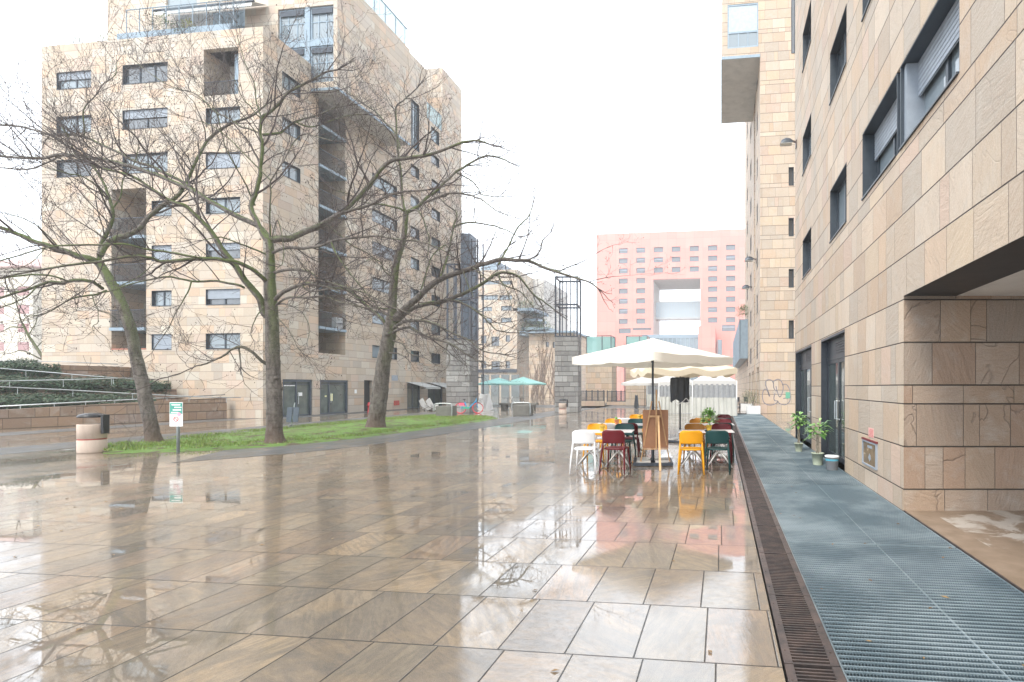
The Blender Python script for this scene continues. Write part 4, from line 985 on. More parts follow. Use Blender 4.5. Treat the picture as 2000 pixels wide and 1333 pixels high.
# framed pillars
def pillar(label,p0,p1,zst,ztop,D,label2=None):
    c=atD((p0+p1)/2,757,D); w=(p1-p0)/1000*D/2; t=thing('stone_pillar',label,'pillar',(c.x,c.y,0),YAW,'stone pillars topped with open steel frames')
    MB().box(-w,w,-w,w,0,zst).obj('shaft',M_GREYST,t); MB().box(-w-.02,w+.02,-w-.02,w+.02,zst,zst+.06).obj('cap',M_METAL,t)
    m=MB()
    for x in (-w+.05,w-.05):
        for y in (-w+.05,w-.05): m.box(x-.05,x+.05,y-.05,y+.05,zst+.06,ztop)
    for z in (zst+(ztop-zst)*.52,ztop-.1):
        m.box(-w,w,-w,-w+.09,z,z+.1).box(-w,w,w-.09,w,z,z+.1).box(-w,-w+.09,-w+.09,w-.09,z,z+.1).box(w-.09,w,-w+.09,w-.09,z,z+.1)
    for x in (-w*.35,w*.35):
        for y in (-w+.04,w-.04): m.box(x-.03,x+.03,y-.03,y+.03,zst+.06,ztop-.1)
    m.obj('steel_frame',M_METAL,t); return t
pillar('grey stone pillar with an open steel frame on top, standing alone against the sky',1088,1132,5.0,9.0,34.6)
pillar('grey stone pillar with an open steel frame, behind the blue and red bicycle',881,925,4.75,9.6,33.6)
LT=thing('lift_tower','tall dark lattice tower rising behind the left stone pillar','tower',(atD(922,757,46).x,atD(922,757,46).y,0),YAW)
w=.74; zt=1.65+.296*46
MB().box(-w,w*.15,-w,w,0,zt+.0).obj('panel',pm('dark_blue_cladding',(.13,.16,.20),.6,var=.2,scale=.8,dirt=.3),LT)
m=MB(); 
for x in (.25,w): 
    for y in (-w,w): m.box(x-.05,x+.05,y-.05,y+.05,0,zt-.5)
for k in range(9): z=1.5*k+1; m.box(.2,w,-w-.03,-w+.05,z,z+.09).box(.2,w,w-.05,w+.03,z,z+.09).beam((.25,-w,z),(w,-w,z+1.4),.04,.04)
m.obj('steel_frame',M_METAL,LT)

# ramps and ivy terraces at the left
RW=Bld('ramp_wall','long low brown sandstone wall along the ramp at the left','wall',(-27,20.5))
A0=G(-60,842); B0=Vector((-25.95,24.2,0)); dv=(B0-A0); L=dv.length; ang=math.atan2(dv.y,dv.x); U,N=frame_of(ang)
def rp(u,w_,z): p=A0+U*u+N*w_; return (p.x,p.y,z)
m=MB(); zt0,zt1=.82,.9+.12
m.quad(rp(0,0,0),rp(L,0,0),rp(L,0,1.12),rp(0,0,.72)).quad(rp(0,.35,0),rp(0,.35,.72),rp(L,.35,1.12),rp(L,.35,0)).quad(rp(0,0,.72),rp(L,0,1.12),rp(L,.35,1.12),rp(0,.35,.72)).quad(rp(L,0,0),rp(L,.35,0),rp(L,.35,1.12),rp(L,0,1.12))
RW.part('masonry',m,M_BROWN)
rl=RW.part('handrail',MB().tube([rp(0,.15,.86),rp(L*.5,.15,1.06),rp(L,.15,1.26)],.028,8),M_RAIL,smooth=True)
m=MB()
for i in range(9): u=L*(i+.4)/9; z=.72+.4*u/L; m.tube([rp(u,.15,z),rp(u,.15,z+.15)],.014,6)
m.obj('rail_post',M_RAIL,rl)
TR=Bld('terraced_planter','stepped brown stone planter walls behind the ramp, filled with ivy','planter',(-31,24))
IVY=leafmat('ivy_leaves',[(.018,.042,.022),(.035,.075,.036),(.055,.105,.052),(.09,.11,.06)],.5)
EARTH=pm('dark_soil',(.06,.045,.035),.9)
tiers=[(1.5,1.25,270),(3.4,2.0,300),(5.4,2.9,200)]
def step(w0,w1,z0,z1,u0,u1,mat,name):
    P=[rp(u0,w0,0)[:2],rp(u1,w0,0)[:2],rp(u1,w1,0)[:2],rp(u0,w1,0)[:2]]; return TR.part(name,MB().prism(P,z0,z1),mat)
step(1.2,3.0,0,.75,-4,L-2.2,M_BROWN,'planter_wall'); step(3.0,5.0,0,1.55,-4,L-.8,M_BROWN,'planter_wall'); step(5.0,7.4,0,2.35,-4,L-2.8,M_BROWN,'planter_wall')
# curved upper wall end
cpt=[rp(L-4.6,5.2,0),rp(L-2.7,5.3,0),rp(L-1.6,5.9,0),rp(L-1.2,6.9,0),rp(L-1.3,8,0)]
m=MB(); cp=smoothpath(cpt,4)
for i in range(len(cp)-1):
    p,q=cp[i],cp[i+1]; m.quad((p.x,p.y,0),(q.x,q.y,0),(q.x,q.y,2.75),(p.x,p.y,2.75))
    t=(q-p).normalized(); nn=Vector((-t.y,t.x,0))*.3; m.quad((p.x,p.y,2.75),(q.x,q.y,2.75),(q.x+nn.x,q.y+nn.y,2.75),(p.x+nn.x,p.y+nn.y,2.75))
TR.part('curved_wall',m,M_BROWN)
for k,(w0,w1,z,u1,lab) in enumerate(((1.3,2.9,.75,L-2.4,'front dark green ivy bed just behind the ramp handrail'),(3.1,4.9,1.55,L-1.0,'middle dark green ivy bed ending at the leaning tree trunk'),(5.1,6.6,2.35,L-4.4,'topmost dark green ivy bed beside the curved brown wall'))):
    m=MB(); hr=random.Random(20+k)
    for i in range(9000):
        u=hr.uniform(-3,u1); w_=hr.uniform(w0,w1); e=min(1,(u1-u)/.6); hh=(.55+.2*noise.noise(Vector((u*.9,w_*1.3,k)))+.10*noise.noise(Vector((u*3,w_*3,k))))*max(.15,e)
        edge=min(w_-w0,w1-w_)/.35; hh*=min(1,max(.35,edge))
        p=rp(u,w_-.12,z+hh*(.3+.7*hr.random()**.4)); leaf(m,p,(hr.uniform(-1,1),-abs(hr.uniform(0,1))-.2,hr.uniform(-.2,.9)),hr.uniform(.07,.12),.085,.3)
    for i in range(6500):
        u=hr.uniform(-3,u1); q=hr.random(); zz=z+.45-(.75+.25*noise.noise(Vector((u*1.3,k,4))))*q; bul=.22*math.sin(math.pi*min(1,q*1.2))*(.6+noise.noise(Vector((u*2,q*3,k))))
        leaf(m,rp(u,w0-.05-bul,zz),(hr.uniform(-1,1),-.7,hr.uniform(-.6,.5)),hr.uniform(.07,.12),.085,.3)
    h_=tag(m.obj('ivy_bed',IVY),'dense '+lab,'ivy','ivy beds on the ramp terraces')
    MB().prism([rp(-3,w0,0)[:2],rp(u1,w0,0)[:2],rp(u1,w1,0)[:2],rp(-3,w1,0)[:2]],z,z+.28).obj('soil_mound',EARTH,h_)
def rail(label,pts,D0,D1,posts=4,drop=.5):
    P=[]; n=len(pts)
    for i,(x,y) in enumerate(pts): P.append(atD(x,y,D0+(D1-D0)*i/(n-1)))
    t=thing('handrail',label,'handrail',tuple(P[0]),0,'pale steel handrails of the ramps'); o=P[0]
    MB().tube([p-o for p in P],.022,8).obj('rail',M_RAIL,t,True)
    for i in range(posts):
        f=(i+.5)/posts*(n-1); k=int(f); q=P[k].lerp(P[min(k+1,n-1)],f-k)-o; MB().tube([q,q-Vector((0,0,drop*.5))],.010,6).obj('post',M_RAIL,t)
rail('pale handrail rising along the front ivy bed, third from the top',[(-60,751),(0,756),(130,762),(270,770),(400,776),(470,777)],17.5,25,6)
rail('pale handrail crossing above the middle ivy bed',[(-60,748),(0,745),(140,742),(262,738)],19.5,24,4,.6)
rail('pale handrail sloping down from the top ivy bed at the left edge',[(-60,714),(0,720),(100,728),(180,735),(262,741)],22,25,4,.6)
rail('topmost pale handrail along the skyline above the ivy',[(-60,704),(0,705),(130,707),(230,712)],24,27,4,.7)

# ================================================================ TREES
a=NT('mossy_bark'); co=a.obj(); geo=a.n('ShaderNodeNewGeometry'); nx,ny,nz=a.sep(geo.outputs['Normal']); X,Y,Z=a.sep(co)
n1=a.noise(a.map(co,(5,5,1.6)),2.2,6,.65); n2=a.noise(co,1.3,4); n3=a.noise(co,26,5,.7)
c=a.mix(a.ramp(n1,[(.32,0.0),(.68,1.0)]),(.060,.050,.045),(.20,.175,.155)); c=a.mix(a.ramp(n3,[(.55,0.0),(.75,1.0)]),c,(.24,.225,.195))
n5=a.noise(a.map(co,(1.5,1.5,9)),2.0,5,.6); c=a.mix(a.M('MULTIPLY',a.ramp(n5,[(.56,0.0),(.66,1.0)]),.55),c,(.04,.034,.03))
c=a.mix(a.M('MULTIPLY',a.ramp(a.noise(co,3.1,5,.6),[(.55,0.0),(.7,1.0)]),.5),c,(.27,.25,.225))
low=a.ramp(Z,[(.0,1.0),(.9,0.0)]); c=a.mix(a.M('MULTIPLY',low,.65),c,(.13,.075,.055))
ms=a.M('ADD',a.M('MULTIPLY',nx,.50),a.M('ADD',a.M('MULTIPLY',nz,.30),a.M('MULTIPLY',n2,1.1)))
mask=a.M('MULTIPLY',a.ramp(ms,[(.66,0.0),(.92,1.0)]),a.ramp(a.M('DIVIDE',Z,5.0),[(.42,.04),(.95,1.0)]))
c=a.mix(a.M('MULTIPLY',mask,.85),c,a.mix(n3,(.065,.095,.025),(.15,.20,.06)))
a.bsdf(c,.75,0,a.bump(a.M('ADD',a.M('ADD',n1,a.M('MULTIPLY',n3,.5)),a.M('MULTIPLY',n5,-.6)),1.0,.05),.3); M_BARK=a.m
M_TWIG=pm('wet_dark_twigs',(.055,.040,.036),.6,var=.35,scale=3)
def mk_tree(label,base,D0,trunk,limbs,seed,dens=1.0,shift=0):
    """trunk / limbs: (px,py,width px) polylines read off the photograph, given depth in metres"""
    rg=random.Random(seed); B0=G(*base); t=thing('bare_tree',label,'tree',tuple(B0),0,'bare trees on the lawn'); o=B0
    def W(p,D): return atD(p[0],p[1],D)-o
    tp=smoothpath([(p[0],p[1],p[2]) for p in trunk],5); P=[]; R=[]
    for i,q in enumerate(tp):
        f=i/(len(tp)-1); P.append(W(q,D0)); R.append(q.z/2*D0/1000/math.sqrt(1+((q.x-CX)/1000)**2)*(1+.06*noise.noise(Vector((i*.7,seed,0)))))
    P[0]=P[0]-Vector((0,0,.12)); R[0]*=1.25; R[1]*=1.08
    m=MB(); m.tube(P,R,16,False)
    # roughen the stem, flare it into roots, add knots
    for i,v in enumerate(m.v):
        q=Vector(v); k=i//16; c0=P[k]; d=q-c0; f=1+.07*noise.noise(q*3.1)+.05*noise.noise(q*8)
        if q.z<.35: f+=.22*(max(0,.35-q.z)/.35)*(.6+noise.noise(Vector((d.normalized().x*2.2,d.normalized().y*2.2,seed))))
        m.v[i]=tuple(c0+d*f)
    for kn in range(4):
        k=rg.randrange(len(P)//4,len(P)-3); an=rg.uniform(0,6.28); d=Vector((math.cos(an),math.sin(an),.15)); c0=P[k]+d*R[k]*.85
        m.lathe([(R[k]*.34,-R[k]*.3),(R[k]*.42,0),(R[k]*.30,R[k]*.22),(R[k]*.10,R[k]*.26)],9,tuple(c0))
    m.obj('trunk',M_BARK,t,True)
    tw=MB(); pods=MB(); alll=[]
    for li,lm in enumerate(limbs):
        pts,dd=lm[0],lm[1]
        sp=smoothpath([(p[0],p[1],p[2]) for p in pts],4); n=len(sp); Lp=[];Rp=[]; wob=rg.uniform(0,99)
        d_start=lm[2] if len(lm)>2 else 0.0
        for i,q in enumerate(sp):
            f=i/(n-1); D=D0+d_start+(dd-d_start)*f+.12*noise.noise(Vector((wob+f*4,0,0)))*min(1,f*5)
            jx=noise.noise(Vector((wob,i*.45,1)))*1.6*min(1,f*6); jy=noise.noise(Vector((wob,i*.45,9)))*1.6*min(1,f*6)
            Lp.append(W((q.x+jx,q.y+jy),D)); ve=abs((sp[min(i+1,n-1)].y-sp[max(i-1,0)].y))/max(.1,(sp[min(i+1,n-1)].xy-sp[max(i-1,0)].xy).length); Rp.append(max(.004,q.z*.44*D/1000/(1+ve*(math.sqrt(1+((q.x-CX)/1000)**2)-1))))
        mm=MB(); mm.tube(Lp,Rp,9,False); mm.obj('limb',M_BARK,t,True); alll.append((Lp,Rp))
    bud=0
    def grow(p,d,L,r,lv):
        nonlocal bud
        n=5 if lv<3 else 3; pts=[p]; rr=[r]; d=d.normalized(); q=p
        for i in range(n):
            d=(d+Vector((rg.gauss(0,.17),rg.gauss(0,.17),rg.gauss(.03,.15)+(.05 if lv<2 else .10)))).normalized(); q=q+d*L/n; pts.append(q); rr.append(max(.0030,r*(1-.72*(i+1)/n)))
        tw.tube(pts,rr,3 if lv>1 else 4,False)
        if lv<3:
            k=int(L*(2.5 if lv==1 else 2.8)*dens)+1
            for c in range(k):
                f=rg.uniform(.2,1.0)*n; i=min(int(f),n-1); b=pts[i].lerp(pts[i+1],f-i); td=(pts[i+1]-pts[i]).normalized()
                ax=Vector((rg.gauss(0,1),rg.gauss(0,1),rg.gauss(0,1))).cross(td)
                if ax.length<.1: continue
                dn=(Matrix.Rotation(rad(rg.uniform(28,62)),3,ax.normalized())@td)
                grow(b,dn,L*rg.uniform(.38,.66),max(.0032,rr[i]*.6),lv+1)
        elif rg.random()<.34:
            e=pts[-1]
            for z in range(rg.randrange(1,4)):
                pods.octa(e+Vector((rg.gauss(0,.05),rg.gauss(0,.05),rg.gauss(0,.05))),rg.uniform(.009,.018))
    for Lp,Rp in list(alll):          # procedural side branches, arching upward
        tot=sum((Lp[i+1]-Lp[i]).length for i in range(len(Lp)-1)); acc=0; nxt=tot*.22+rg.uniform(.2,.6)
        if tot<2.0: continue
        for i in range(len(Lp)-1):
            sg=Lp[i+1]-Lp[i]; acc+=sg.length
            if acc>nxt and i<len(Lp)-2:
                td=sg.normalized(); ax=Vector((rg.gauss(0,1),rg.gauss(0,1),rg.gauss(0,.6))).cross(td)
                if ax.length>.15:
                    d=Matrix.Rotation(rad(rg.uniform(35,65)),3,ax.normalized())@td; d.z+=rg.uniform(.0,.45); d.normalize()
                    Lb=rg.uniform(1.2,2.7)*min(1.1,.35+tot*.14); r0=min(Rp[i]*.55,.030); n=9; q=Lp[i]; bp=[q]; br=[r0]
                    for k in range(n):
                        d=(d+Vector((rg.gauss(0,.13),rg.gauss(0,.13),rg.gauss(.05,.10)))).normalized(); q=q+d*Lb/n; bp.append(q); br.append(max(.0035,r0*(1-.8*(k+1)/n)))
                    alll.append((bp,br)); tw.tube(bp,br,6,False)
                nxt+=rg.uniform(.45,1.0)/dens
    for Lp,Rp in alll:
        tot=sum((Lp[i+1]-Lp[i]).length for i in range(len(Lp)-1)); acc=0; nxt=rg.uniform(.3,.6)+tot*.10
        for i in range(len(Lp)-1):
            sg=(Lp[i+1]-Lp[i]); acc+=sg.length
            while acc>nxt:
                f=nxt/tot; td=sg.normalized(); ax=Vector((rg.gauss(0,1),rg.gauss(0,1),rg.gauss(0,1))).cross(td)
                if ax.length>.1:
                    dn=Matrix.Rotation(rad(rg.uniform(35,75)),3,ax.normalized())@td; dn.z+=.22
                    Lc=rg.uniform(.45,1.5)*(.75+.5*math.sin(math.pi*min(1,f))) *min(1.25,.45+tot*.16)
                    grow(Lp[i]+sg*.5,dn,Lc,min(.018,max(.0075,Rp[i]*.45)),1)
                nxt+=rg.uniform(.26,.60)/dens
        td=(Lp[-1]-Lp[-3]).normalized()
        for q in range(3): grow(Lp[-1],td+Vector((rg.gauss(0,.3),rg.gauss(0,.3),rg.gauss(.1,.25))),rg.uniform(.6,1.2),Rp[-1]*.8,1)
    x=tw.obj('twigs',M_TWIG,t); x['kind']='stuff'
    x=pods.obj('seed_pods',pm('dark_seed_pods',(.06,.045,.04),.8),t); x['kind']='stuff'
    return t
def TL_(s,w0,w1):   # "x y x y ..." -> points with tapering width
    v=[float(q) for q in s.split()]; n=len(v)//2
    return [(v[2*i],v[2*i+1],w0+(w1-w0)*i/(n-1)) for i in range(n)]
D1=15.1
mk_tree('leftmost bare tree, its trunk leaning left beside the signpost',(300,866),D1,
 [(300,866,34),(295,830,31),(288,800,30),(276,740,29),(264,690,27),(257,650,26),(240,600,24),(222,563,24),(205,532,22),(190,508,19)],
 [(TL_('192 515 181 508 157 502 126 491 94 481 63 470 31 456 0 445 -60 424',17,9),-1.2),
  (TL_('192 512 193 506 199 474 212 449 220 422 216 397 210 380 206 366 196 348 186 330 172 312 160 290',14,3),.8),
  (TL_('196 500 208 478 231 464 252 458 273 445 294 420 325 397 346 384 361 362 378 326 395 292 409 271 445 244 487 229 520 205',16,4),1.5),
  (TL_('200 564 190 557 178 550 147 548 126 552 94 552 63 563 31 573 0 582 -50 600',9,5),-1.5),
  (TL_('130 549 105 540 63 537 31 540 -5 545',4.5,3),-2.0,-.8),
  (TL_('69 563 52 580 21 594 0 602 -30 612',4,2.5),-1.9,-1.2),
  (TL_('208 568 183 577 157 580 136 586 115 598 88 613 52 619 44 630',5,1.5),-1.6),
  (TL_('181 578 184 592 191 607 191 630 181 638 183 650',3,1.2),-1.2,-.3),
  (TL_('191 607 210 613 227 626 240 640',2.5,1.2),-.6,-.8),
  (TL_('225 570 240 556 262 546 285 530 300 515',3.5,1.5),1.2),
  (TL_('213 392 200 378 185 360 160 345 135 340 100 330',5,2),-.9,.5),
  (TL_('218 410 235 385 240 350 262 320 270 285',5,2),1.2,.6),
  (TL_('120 490 95 462 70 440 40 425 0 415',4,2),-2,-.4),
  (TL_('90 480 75 500 50 520 20 530',3,1.5),-1.6,-.6)],31,.95)
D2=14.9
mk_tree('middle bare tree with the thickest upright trunk, in front of the shop windows',(537,868),D2,
 [(537,868,37),(536,835,34),(536,800,32),(535,750,31),(533,700,29),(532,650,28),(530,610,27),(528,570,25),(528,530,20),(528,495,17),(525,468,15)],
 [(TL_('522 618 514 608 506 581 487 560 470 535 449 506 432 485 418 460 401 441 380 420 361 403 340 397 318 384 295 368 268 350 238 338 200 330',19,5),-1.5),
  (TL_('476 562 466 558 424 550 374 550 340 542 315 543 273 550 225 565 200 572',6,2.5),-2,-.5),
  (TL_('374 550 367 571 353 596 340 617 330 640 310 668 295 690',4,1.5),-1.6,-1.2),
  (TL_('520 552 514 544 491 525 466 514 441 508 403 505 361 508 315 511 294 504 262 500 210 508 157 516 94 525 31 537 -50 556',11,4),-3),
  (TL_('395 506 378 502 340 495 315 491 283 487 241 477 189 479 147 479 105 481 52 495 0 510 -40 517',5.5,3),-3.4,-1.1),
  (TL_('526 472 521 460 505 443 480 430 445 413 424 401 403 390 371 371 340 357 294 338 252 324 210 315 178 309 147 305 115 303 84 309 42 309 0 305 -40 300',14,5),1.8),
  (TL_('403 388 375 368 350 352 320 338 294 325 262 315 231 298 199 284 168 269 136 263 94 263 73 256 42 248 0 244 -30 240',8,4),2.6,.7),
  (TL_('120 304 94 317 63 330 31 330 -20 326',4.5,3),2.6,1.6),
  (TL_('164 268 164 240 164 214 185 189 202 164 225 147 228 120',4.5,1.8),1.7,2.0),
  (TL_('149 306 139 284 132 265 120 248',4,2),1.5,1.6),
  (TL_('526 474 514 458 500 430 490 405 498 380 506 350 509 321 512 280 508 263 512 231 523 223 542 206 560 185 579 172 602 160 632 143 660 136',14,3.5),.7),
  (TL_('512 264 540 262 552 257 571 242 592 233 619 227 644 214 680 206',6.5,2.2),1.6,.4),
  (TL_('581 240 597 247 613 248 644 237 676 227 707 224',4,1.8),1.9,.8),
  (TL_('508 262 487 252 466 246 440 228 420 219 382 185 340 172 300 150 262 118',4.5,1.8),1.2,.4),
  (TL_('512 233 502 225 487 206 474 193 466 174 455 150',3.5,1.5),-.4,.4),
  (TL_('510 230 504 210 500 198 497 164 487 143 476 116 466 80 462 60',4,1.5),.8,.4),
  (TL_('498 402 485 372 476 353 455 317 441 290 434 263 424 223 410 200',4.5,1.8),-.9,.3),
  (TL_('528 470 527 445 527 430 528 400 529 375 529 353 550 321 571 282 592 262 619 268 650 275',5,2),-1),
  (TL_('529 353 512 336 476 300 445 269 413 246 382 235 350 226',3.5,1.6),-1.3,-.7),
  (TL_('528 470 545 467 567 466 592 455 624 441 644 430 663 418 684 401 703 382 728 353 745 331 766 314 808 308 840 302 861 295 898 281 925 275 950 280',16,4),1.8),
  (TL_('645 430 660 420 686 411 724 400 755 384 787 375 818 373 850 369 880 360',8,2.5),-.4,.6),
  (TL_('531 495 556 485 592 485 623 481 655 470 697 464 739 462 766 467 808 471 839 478 870 492',7.5,2.2),-1.5),
  (TL_('640 440 661 458 686 479 718 495 739 516 780 545',4,1.5),1.6,.7),
  (TL_('646 474 661 504 686 537 707 563 728 588 749 611 775 640',4.5,2),-1.2,-.7),
  (TL_('536 533 560 527 592 529 609 535 623 546 655 556 686 565 718 575 749 592 780 605 825 622',7,2.2),-1.9),
  (TL_('538 585 550 574 565 565 588 556 613 556 644 563 676 567 700 585',11,4),-1),
  (TL_('588 557 600 567 612 570 645 565 665 570',5,2),-1.3,-.5),
  (TL_('538 598 550 588 567 581 592 582 634 579 655 588 676 594 710 600 740 603',6,2),-1.6),
  (TL_('540 596 555 594 571 600 592 613 605 640 600 670',3.5,1.5),-1.2),
  (TL_('519 497 487 483 466 476 441 466 424 464 395 470',4.5,2),-1.4),
  (TL_('530 470 541 430 550 458 554 487 552 514 544 522',3,2),-.8,-.3),
  (TL_('528 715 515 708 505 700 490 686 470 678 455 682 438 694 420 703 400 712 383 715 350 731 311 741',9,2),-1.3),
  (TL_('467 680 468 692 470 718',4.5,3.5),-.55,-.45),
  (TL_('540 620 555 635 570 655 582 680 600 698',3,1.2),-.9),
  (TL_('515 600 500 620 490 650 495 665',3.5,1.4),-1.0,-.2)],32,1.0)
D3=19.8
mk_tree('rightmost bare tree leaning right, its branches reaching towards the framed pillar',(732,843),D3,
 [(732,843,42),(735,820,36),(738,800,34),(743,760,32),(748,720,29),(753,690,28),(760,655,28),(764,630,25),(766,606,18),(768,566,17),(774,513,15),(787,471,12),(791,440,11),(793,413,11)],
 [(TL_('793 415 800 413 814 405 829 392 850 375 867 358 886 340 909 325 942 306 965 306 990 314',9,3),1.6),
  (TL_('822 398 850 388 881 377 902 378 923 384 944 392 965 409 990 421',5,2),-1.2,.5),
  (TL_('892 338 919 352 934 369 944 382 986 384',3.5,1.6),1.6,1.2),
  (TL_('793 416 788 403 785 380 783 348 781 323 776 285 774 260 774 211 787 197 802 184 815 172',7,2.5),-.8),
  (TL_('781 290 772 260 753 241 732 218 703 199 686 186 665 170',4.5,1.8),.6,-.5),
  (TL_('793 414 785 411 770 405 745 400 730 400 703 394 680 380 655 372',5.5,2),-1.3),
  (TL_('800 412 812 411 825 424 833 449 838 470 835 500',4.5,2),-1.5,.2),
  (TL_('764 636 774 620 797 597 818 581 839 560 860 545 892 534 923 524 944 516 976 507 1000 508 1028 510 1060 522 1090 533 1120 542 1144 549 1168 564',17,3),-1),
  (TL_('973 518 985 496 994 480 1012 444 1030 426 1040 405',4.5,1.8),.8,-.4),
  (TL_('997 507 1020 508 1036 507 1054 492 1060 471 1075 455',5,2),-1.5,-.5),
  (TL_('856 546 865 530 871 509 876 490 881 467 886 442 892 417 875 403 860 390',6,2),1.4,-.3),
  (TL_('886 443 909 436 934 436 965 442 990 450 1010 462',4.5,1.8),1.8,.8),
  (TL_('766 640 776 629 797 608 829 595 860 591 892 579 923 566 944 553 972 535 997 534 1018 546 1042 576 1060 588 1084 606',12,2.5),1.4),
  (TL_('974 535 976 545 985 557 1015 570 1030 585 1042 602',4,1.5),.6,.9),
  (TL_('1045 578 1060 600 1062 640',3,1.2),1.6,1.3),
  (TL_('845 593 863 587 892 589 917 600 938 614 955 631 972 646 997 650 1024 650',6,2),-.9,.4),
  (TL_('763 648 774 637 791 629 818 627 850 633 881 650 913 663 944 686 986 692',8,2.2),-1.6),
  (TL_('764 655 774 646 800 640 818 650 850 663 881 673 913 694 938 707 965 717',7.5,2.2),-1.9),
  (TL_('875 672 871 688 879 698 873 717 865 725',3,1.3),-1.3,-1.1),
  (TL_('757 642 750 630 745 622 730 610 709 591 682 566 655 556 640 553',9,3.5),.5),
  (TL_('765 604 745 602 724 602 700 600 682 592',3.5,1.6),-1.0),
  (TL_('770 545 752 530 742 512 728 505 712 512',3.5,1.5),-1.2),
  (TL_('820 578 830 540 845 500 870 480 882 500',4,1.6),1.4,-.4),
  (TL_('905 530 915 560 925 580',3,1.4),-1.4,-.6),
  (TL_('925 524 950 545 985 560 1000 600',3.5,1.4),-1.8,-.6),
  (TL_('762 664 785 672 800 690 830 700 850 712',3,1.3),-1.2),
  (TL_('756 690 772 690 790 697',4,2.5),-.6)],33,.85)
# small leaning tree and shrubs behind the terraces, far left
D4=30
mk_tree('thin purple-brown leaning tree behind the ivy beds at the left edge',(90,812),D4,
 [(90,812,12),(89,760,11),(88,715,10),(84,700,9),(70,678,7.5),(55,655,6),(44,632,5)],
 [(TL_('44 634 36 610 32 585 25 560',4,1.5),-1),(TL_('46 640 20 640 0 650 -20 655',3,1.5),-1),(TL_('86 704 60 692 40 685 20 690',4,1.5),-1),(TL_('70 680 90 660 105 648 130 640',3,1.2),1),(TL_('84 705 110 690 130 672',3,1.2),1),(TL_('55 655 70 630 75 600',3,1.2),1)],36,.6)
shrub=thing('bare_shrub','grey bare shrub thicket in front of the pale house','shrub',tuple(G(25,806)),0)
m=MB(); r3=random.Random(8)
for i in range(80):
    b=Vector((r3.uniform(-2.4,3.0),r3.uniform(-.8,.8),0)); pts=[b]; d=Vector((r3.gauss(0,.3),r3.gauss(0,.3),1)); 
    for k in range(7):
        d+=Vector((r3.gauss(0,.2),r3.gauss(0,.2),0)); pts.append(pts[-1]+d.normalized()*r3.uniform(.4,.58))
        if k>2:
            e=pts[-1]
            for z in range(2): m.tube([e,e+Vector((r3.gauss(0,.3),r3.gauss(0,.3),r3.uniform(.1,.5)))],[.01,.005],3,False)
    m.tube(pts,[.025*(1-i_/9) for i_ in range(8)],4,False)
m.obj('stems',M_TWIG,shrub)

# ================================================================ FURNITURE
CH={}
def plastic(name,col): return pm(name,col,.42,var=.1,scale=5,spec=.3,dirt=.15)
def chair_meshes(cname,col):
    if cname in CH: return CH[cname]
    M=plastic(cname+'_plastic',col)
    # seat: rounded, dished shell
    seat=MB(); n=28; rings=[(1.0,.445),(1.0,.472),(.9,.475),(.5,.462),(.0,.458)]
    for s,z in rings:
        for j in range(n):
            a_=2*math.pi*j/n; e=4.0; c_,s_=math.cos(a_),math.sin(a_)
            q=(abs(c_)**e+abs(s_)**e)**(-1/e); seat.v.append((q*c_*.215*s,q*s_*.205*s,z))
    for i in range(4):
        for j in range(n): seat.f.append((i*n+j,i*n+(j+1)%n,(i+1)*n+(j+1)%n,(i+1)*n+j))
    seat.f.append(tuple(range(n))[::-1])
    # backrest: curved panel with rounded top corners, continuous with back posts
    back=MB(); nx_,nz_=16,10; z0,z1=.57,.83
    for side in (0,1):
        for k in range(nz_+1):
            f=k/nz_; z=z0+(z1-z0)*f; wdt=.225
            top=max(0,(z-(z1-.09))/.09); wdt-= .075*(1-math.sqrt(max(0,1-top*top)))
            for i in range(nx_+1):
                u=-1+2*i/nx_; x=u*wdt; y=-.20-.055*f-.02+.055*(u*u) ; back.v.append((x,y+(.018 if side else 0),z))
    S=(nx_+1)*(nz_+1)
    for k in range(nz_):
        for i in range(nx_):
            a_=k*(nx_+1)+i; back.f.append((a_,a_+1,a_+nx_+2,a_+nx_+1)); back.f.append((S+a_+nx_+1,S+a_+nx_+2,S+a_+1,S+a_))
    for i in range(nx_): back.f.append((i+1,i,S+i,S+i+1)); t_=nz_*(nx_+1)+i; back.f.append((t_,t_+1,S+t_+1,S+t_))
    for k in range(nz_): a_=k*(nx_+1); back.f.append((a_,a_+nx_+1,S+a_+nx_+1,S+a_)); b_=a_+nx_; back.f.append((b_+nx_+1,b_,S+b_,S+b_+nx_+1))
    def leg(sx,sy):
        m=MB()
        if sy<0: pts=[(sx*.245,-.285,0),(sx*.235,-.245,.25),(sx*.215,-.205,.46),(sx*.210,-.175,.60)]
        else: pts=[(sx*.235,.225,0),(sx*.215,.205,.25),(sx*.195,.18,.455)]
        m.tube(pts,[.013,.017,.021,.014][:len(pts)],8); return m.mesh('leg',M,True)
    CH[cname]=(seat.mesh('seat',M,True),back.mesh('backrest',M,True),[leg(-1,-1),leg(1,-1),leg(-1,1),leg(1,1)]); return CH[cname]
COLS={'white':(.68,.68,.69),'burgundy':(.105,.004,.009),'yellow':(.66,.29,.005),'green':(.005,.040,.040),'orange':(.33,.135,.012)}
def chair(cname,x,y,rz,label):
    s,b,legs=chair_meshes(cname,COLS[cname]); t=thing('cafe_chair',label,'chair',(x,y,0),rz,'plastic cafe chairs on the plaza')
    mobj('seat',s,t); mobj('backrest',b,t)
    for l in legs: mobj('leg',l,t)
def P2(px,D): R=(px-CX)/F_PX*D; return CS*R-SN*D, SN*R+CS*D
